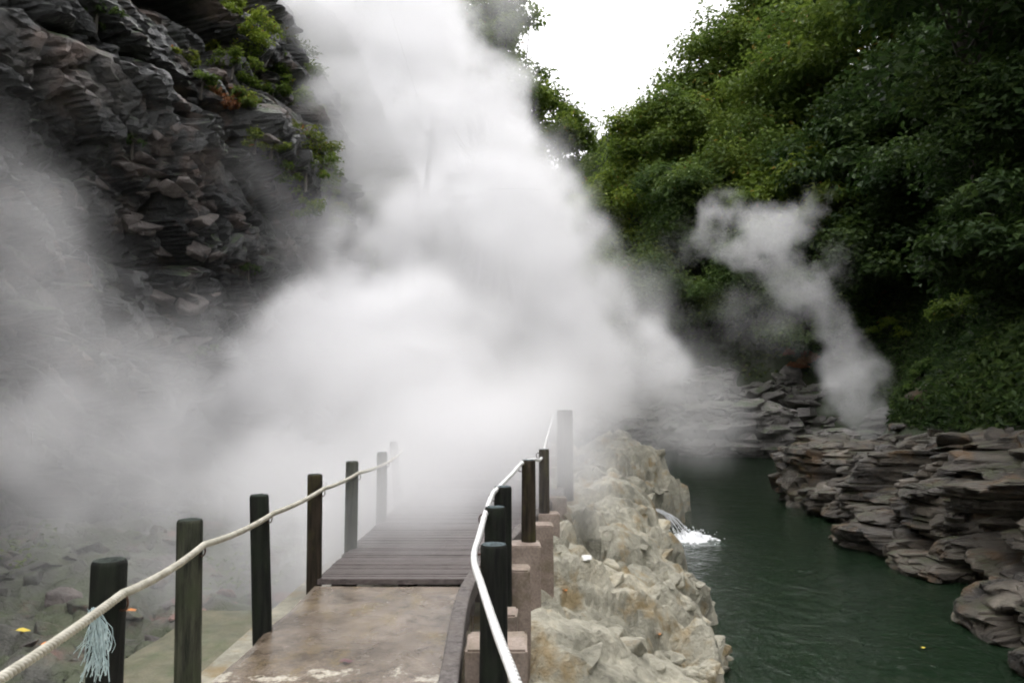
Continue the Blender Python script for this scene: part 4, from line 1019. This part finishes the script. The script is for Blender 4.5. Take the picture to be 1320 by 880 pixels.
# ------------------------------------------------------------------ steam: voxel clouds drifting from the hot springs
m = bpy.data.materials.new('steam'); m.use_nodes = True; MATS['steam'] = m; t = m.node_tree; t.nodes.clear()
o = t.nodes.new('ShaderNodeOutputMaterial'); pv = t.nodes.new('ShaderNodeVolumePrincipled')
pv.inputs['Color'].default_value = (0.985, 0.985, 0.99, 1); GAIN = 40.0                                          # grid values are stored enlarged and scaled back here
pv.inputs['Density'].default_value = 1.0 / GAIN; pv.inputs['Anisotropy'].default_value = 0.15
pv.inputs['Density Attribute'].default_value = 'density'
t.links.new(pv.outputs[0], o.inputs['Volume'])
def steam(name, puffs, vox, sigma, label, seed, nscale=0.55, cut=0.25):
    C = np.array([tuple(at(a, b_, d)) for a, b_, d, r_, w_ in puffs]); R = np.array([p_[3] for p_ in puffs]); Wt = np.array([p_[4] for p_ in puffs])
    lo = (C - R[:, None] * 1.9).min(0); hi = (C + R[:, None] * 1.9).max(0); lo[2] = max(lo[2], WZ + 0.02)
    n = np.maximum(8, np.ceil((hi - lo) / vox).astype(int)); hi = lo + (n - 1) * vox
    ax = [np.linspace(lo[k], hi[k], n[k]) for k in range(3)]
    G = np.stack(np.meshgrid(*ax, indexing='ij'), -1).reshape(-1, 3).astype(np.float32)
    wv = np.stack([fbm(G * nscale * 0.6 + 31.7 * k, 3, seed + 40 + 7 * k) for k in range(3)], 1)
    Q = G + wv * 1.0
    D = np.zeros(len(G), np.float32); Dt = D.copy()      # dense billows with firm edges, and thin veils
    for c, r_, w_ in zip(C, R, Wt):
        m_ = np.abs(Q - c).max(1) < r_ * 1.9
        d2 = ((Q[m_] - c) ** 2).sum(1) / (r_ * r_)
        (D if w_ >= 0.5 else Dt)[m_] += w_ * np.exp(-1.6 * d2)
    nz = fbm(G * nscale, 6, seed, 0.64); n2 = fbm(Q * nscale * 0.45 + 9, 3, seed + 90)
    D = smooth(0.26, 0.74, D * (1.0 + 0.5 * n2) + 1.45 * nz * smooth(0.0, 0.5, D)) * np.clip(0.85 + 0.9 * n2, 0.25, 1.2) + np.clip(Dt * (1.0 + 2.1 * nz) - 0.02, 0, 1)
    D = np.clip(D, 0, 1.2) * sigma
    e_ = smooth(0, 0.25, ((G - lo) / (hi - lo)).min(1) * 8) * smooth(0, 0.25, ((hi - G) / (hi - lo)).min(1) * 8)
    e_ = np.where(G[:, 2] < lo[2] + 1.0, smooth(0, 0.3, np.minimum(((G - lo) / (hi - lo))[:, :2].min(1), ((hi - G) / (hi - lo)).min(1)) * 8), e_)
    D = D * e_ * GAIN + 0.0013                                   # the air of the whole block holds a trace of it
    me = bpy.data.meshes.new(name); me.vertices.add(len(G)); me.vertices.foreach_set('co', G.ravel())
    at_ = me.attributes.new('amount', 'FLOAT', 'POINT'); at_.data.foreach_set('value', D.astype(np.float32))
    ob = bpy.data.objects.new(name, me); COL.objects.link(ob); me.materials.append(MATS['steam'])
    ng = bpy.data.node_groups.new(name, 'GeometryNodeTree')
    ng.interface.new_socket('Geometry', in_out='INPUT', socket_type='NodeSocketGeometry'); ng.interface.new_socket('Geometry', in_out='OUTPUT', socket_type='NodeSocketGeometry')
    A = ng.nodes.new; Lk = ng.links.new
    gi, go = A('NodeGroupInput'), A('NodeGroupOutput'); vc = A('GeometryNodeVolumeCube'); sm_ = A('GeometryNodeSetMaterial'); sm_.inputs['Material'].default_value = MATS['steam']
    vc.inputs['Min'].default_value = lo; vc.inputs['Max'].default_value = hi
    for k, ax_ in enumerate('XYZ'): vc.inputs['Resolution ' + ax_].default_value = int(n[k])
    vc.inputs['Background'].default_value = 0.0
    na = A('GeometryNodeInputNamedAttribute'); na.data_type = 'FLOAT'; na.inputs['Name'].default_value = 'amount'
    si = A('GeometryNodeSampleIndex'); si.data_type = 'FLOAT'; si.domain = 'POINT'
    ps = A('GeometryNodeInputPosition'); sb = A('ShaderNodeVectorMath'); sb.operation = 'SUBTRACT'; sb.inputs[1].default_value = lo
    dv = A('ShaderNodeVectorMath'); dv.operation = 'SCALE'; dv.inputs['Scale'].default_value = 1.0 / vox
    sx_ = A('ShaderNodeSeparateXYZ'); Lk(ps.outputs[0], sb.inputs[0]); Lk(sb.outputs[0], dv.inputs[0]); Lk(dv.outputs[0], sx_.inputs[0])
    def rd(s_):
        q_ = A('ShaderNodeMath'); q_.operation = 'ROUND'; Lk(s_, q_.inputs[0]); return q_.outputs[0]
    def mad(a, k, b_):
        q_ = A('ShaderNodeMath'); q_.operation = 'MULTIPLY_ADD'; Lk(a, q_.inputs[0]); q_.inputs[1].default_value = k; Lk(b_, q_.inputs[2]); return q_.outputs[0]
    idx = mad(rd(sx_.outputs[0]), float(n[1]), rd(sx_.outputs[1])); idx = mad(idx, float(n[2]), rd(sx_.outputs[2]))
    Lk(gi.outputs[0], si.inputs['Geometry']); Lk(na.outputs[0], si.inputs['Value']); Lk(idx, si.inputs['Index'])
    Lk(si.outputs[0], vc.inputs['Density']); Lk(vc.outputs[0], sm_.inputs[0]); Lk(sm_.outputs[0], go.inputs[0])
    md = ob.modifiers.new('steam', 'NODES'); md.node_group = ng
    print('steam', name, n, lo, hi, float(D.max()), float(D.mean()))
    return tag(ob, label, 'steam', kind='stuff')
steam('steam_bank', [
    (690, 455, 17, 1.6, .8), (560, 440, 16, 2.0, 1), (480, 445, 15.5, 1.8, .9), (420, 490, 14.5, 1.6, .85), (340, 545, 13.5, 1.5, .8), (270, 585, 13, 1.3, .7), (600, 520, 14, 1.9, 1), (520, 540, 13, 1.9, 1), (440, 560, 12.5, 1.6, .9), (200, 605, 12, 1.2, .65), (110, 615, 11.3, 1.1, .6), (20, 625, 10.8, 1.0, .55), (570, 600, 11.8, 1.2, .65), (480, 625, 11, 1.2, .65), (390, 635, 10.8, 1.1, .6), (300, 640, 10.6, 1.0, .55), (750, 485, 16.5, 1.4, .8),
    (560, 690, 8.4, 1.2, .49), (470, 690, 8.1, 1.1, .49), (520, 690, 8.0, 1.0, .40), (620, 670, 8.6, .9, .45), (725, 560, 10.0, 1.0, .49), (700, 590, 9.6, .8, .40), (520, 650, 9.2, 1.2, .49), (600, 640, 9.6, 1.1, .49), (420, 680, 8.2, 1.0, .45), (330, 690, 8.8, .9, .35), (240, 700, 8.8, .9, .3), (680, 600, 10.0, 1, .45), (725, 560, 10.6, 1.0, .45), (735, 610, 9.8, .7, .3), (120, 690, 8.6, .9, .25), (20, 680, 8.4, .9, .25), (30, 620, 10, 1.2, .4), (740, 540, 13, 1.2, .49), (560, 625, 10.2, 1.0, .75), (625, 600, 10.5, 1.0, .75), (500, 628, 9.9, .9, .7), (665, 575, 11.3, 1.0, .7), (705, 565, 10.9, .8, .6), (90, 565, 11.3, 1.3, .6), (190, 570, 12, 1.3, .65), (20, 595, 10.4, 1.1, .58), (420, 640, 9.6, .9, .55), (350, 465, 14, 1.4, .28), (280, 520, 13.5, 1.3, .28), (410, 430, 15.5, 1.4, .32), (200, 555, 12.5, 1.2, .26)], 0.2, 0.85,
    'dense white bank of steam lying low over the path and the plank deck', 201, nscale=0.75)
steam('steam_column', [
    (800, 508, 18, 1.3, .8), (750, 470, 17.5, 1.6, .9), (690, 430, 17.5, 1.9, .95), (650, 380, 18, 2.2, 1), (695, 310, 19, 1.8, .95), (640, 270, 19.5, 2.1, .9), (600, 210, 20.5, 2.1, .85), (560, 330, 18, 2.2, .9), (490, 345, 18, 1.8, .75), (500, 250, 19.5, 2.0, .8), (570, 140, 21.5, 2.3, .8), (455, 170, 20.5, 2.0, .7), (520, 80, 22.5, 2.4, .75), (440, 70, 22, 2.1, .65), (570, 40, 24, 2.2, .6), (480, 0, 24, 2.5, .65), (640, 10, 25, 1.6, .25), (540, -50, 24.5, 2.6, .6), (420, -20, 23.5, 2.2, .55), (630, 160, 22, 1.6, .5), (670, 215, 22, 1.5, .4), (835, 480, 19.5, 1.4, .6), (850, 540, 19, 1.1, .4), (615, 262, 20.5, 1.6, 1.2), (590, 300, 19, 1.5, .9), (440, 330, 18, 1.6, .4), (405, 20, 22.5, 1.9, .55), (700, 250, 21, 1.4, .5), (720, 350, 19, 1.5, .6), (455, 385, 16.8, 1.5, .6), (400, 420, 16, 1.2, .25), (400, 285, 19, 1.3, .16), (880, 530, 21, 1.6, .16), (850, 590, 18.5, 0.9, .16), (885, 640, 17.5, 0.8, .10), (870, 470, 21, 1.3, .20), (900, 540, 21.5, 1.6, .10), (800, 400, 20, 1.3, .22), (770, 340, 20.5, 1.2, .2)], 0.22, 0.85,
    'tall white column of steam rising from the hot springs past the cliff', 211, nscale=0.85)
steam('steam_drift', [
    (40, 245, 9.0, 1.0, .16), (75, 285, 9.2, 0.8, .18), (10, 340, 9.0, 1.1, .10), (110, 420, 9.5, 1.0, .15), (40, 450, 9.5, 1.2, .13), (160, 460, 10, 1.0, .2), (195, 420, 10.3, 0.6, .12), (20, 540, 9.5, 1.2, .18), (130, 540, 10, 1.1, .2), (-60, 420, 9, 1.3, .12), (-60, 260, 9, 1.0, .16),
    (330, 240, 15, 1.3, .06), (370, 290, 15.5, 1.2, .10), (220, 490, 11.5, 0.9, .15)], 0.15, 1.0,
    'thin grey drift of steam hanging before the left cliff', 231, nscale=0.8)
steam('steam_plume', [
    (1128, 545, 26, 1.0, .75), (1114, 505, 26, 1.35, .85), (1094, 465, 26, 1.3, .85), (1068, 425, 26, 1.25, .8), (1036, 375, 26.5, 1.35, .8), (1004, 330, 27, 1.35, .8), (962, 310, 27, 1.25, .8), (920, 282, 27, 1.0, .7), (1030, 290, 27, 1.2, .75), (1054, 264, 27, .9, .65), (955, 390, 27, 1.2, .3), (1000, 430, 27, 1.2, .25), (900, 420, 28, 1.3, .14), (1075, 340, 27, .9, .3), (890, 320, 28, .9, .2), (785, 400, 27, 1.6, .2), (830, 360, 29, 1.8, .10), (930, 555, 25, 1.3, .14)], 0.15, 0.38,
    'grey steam plume rising in front of the dark forest across the river', 251, nscale=1.15)
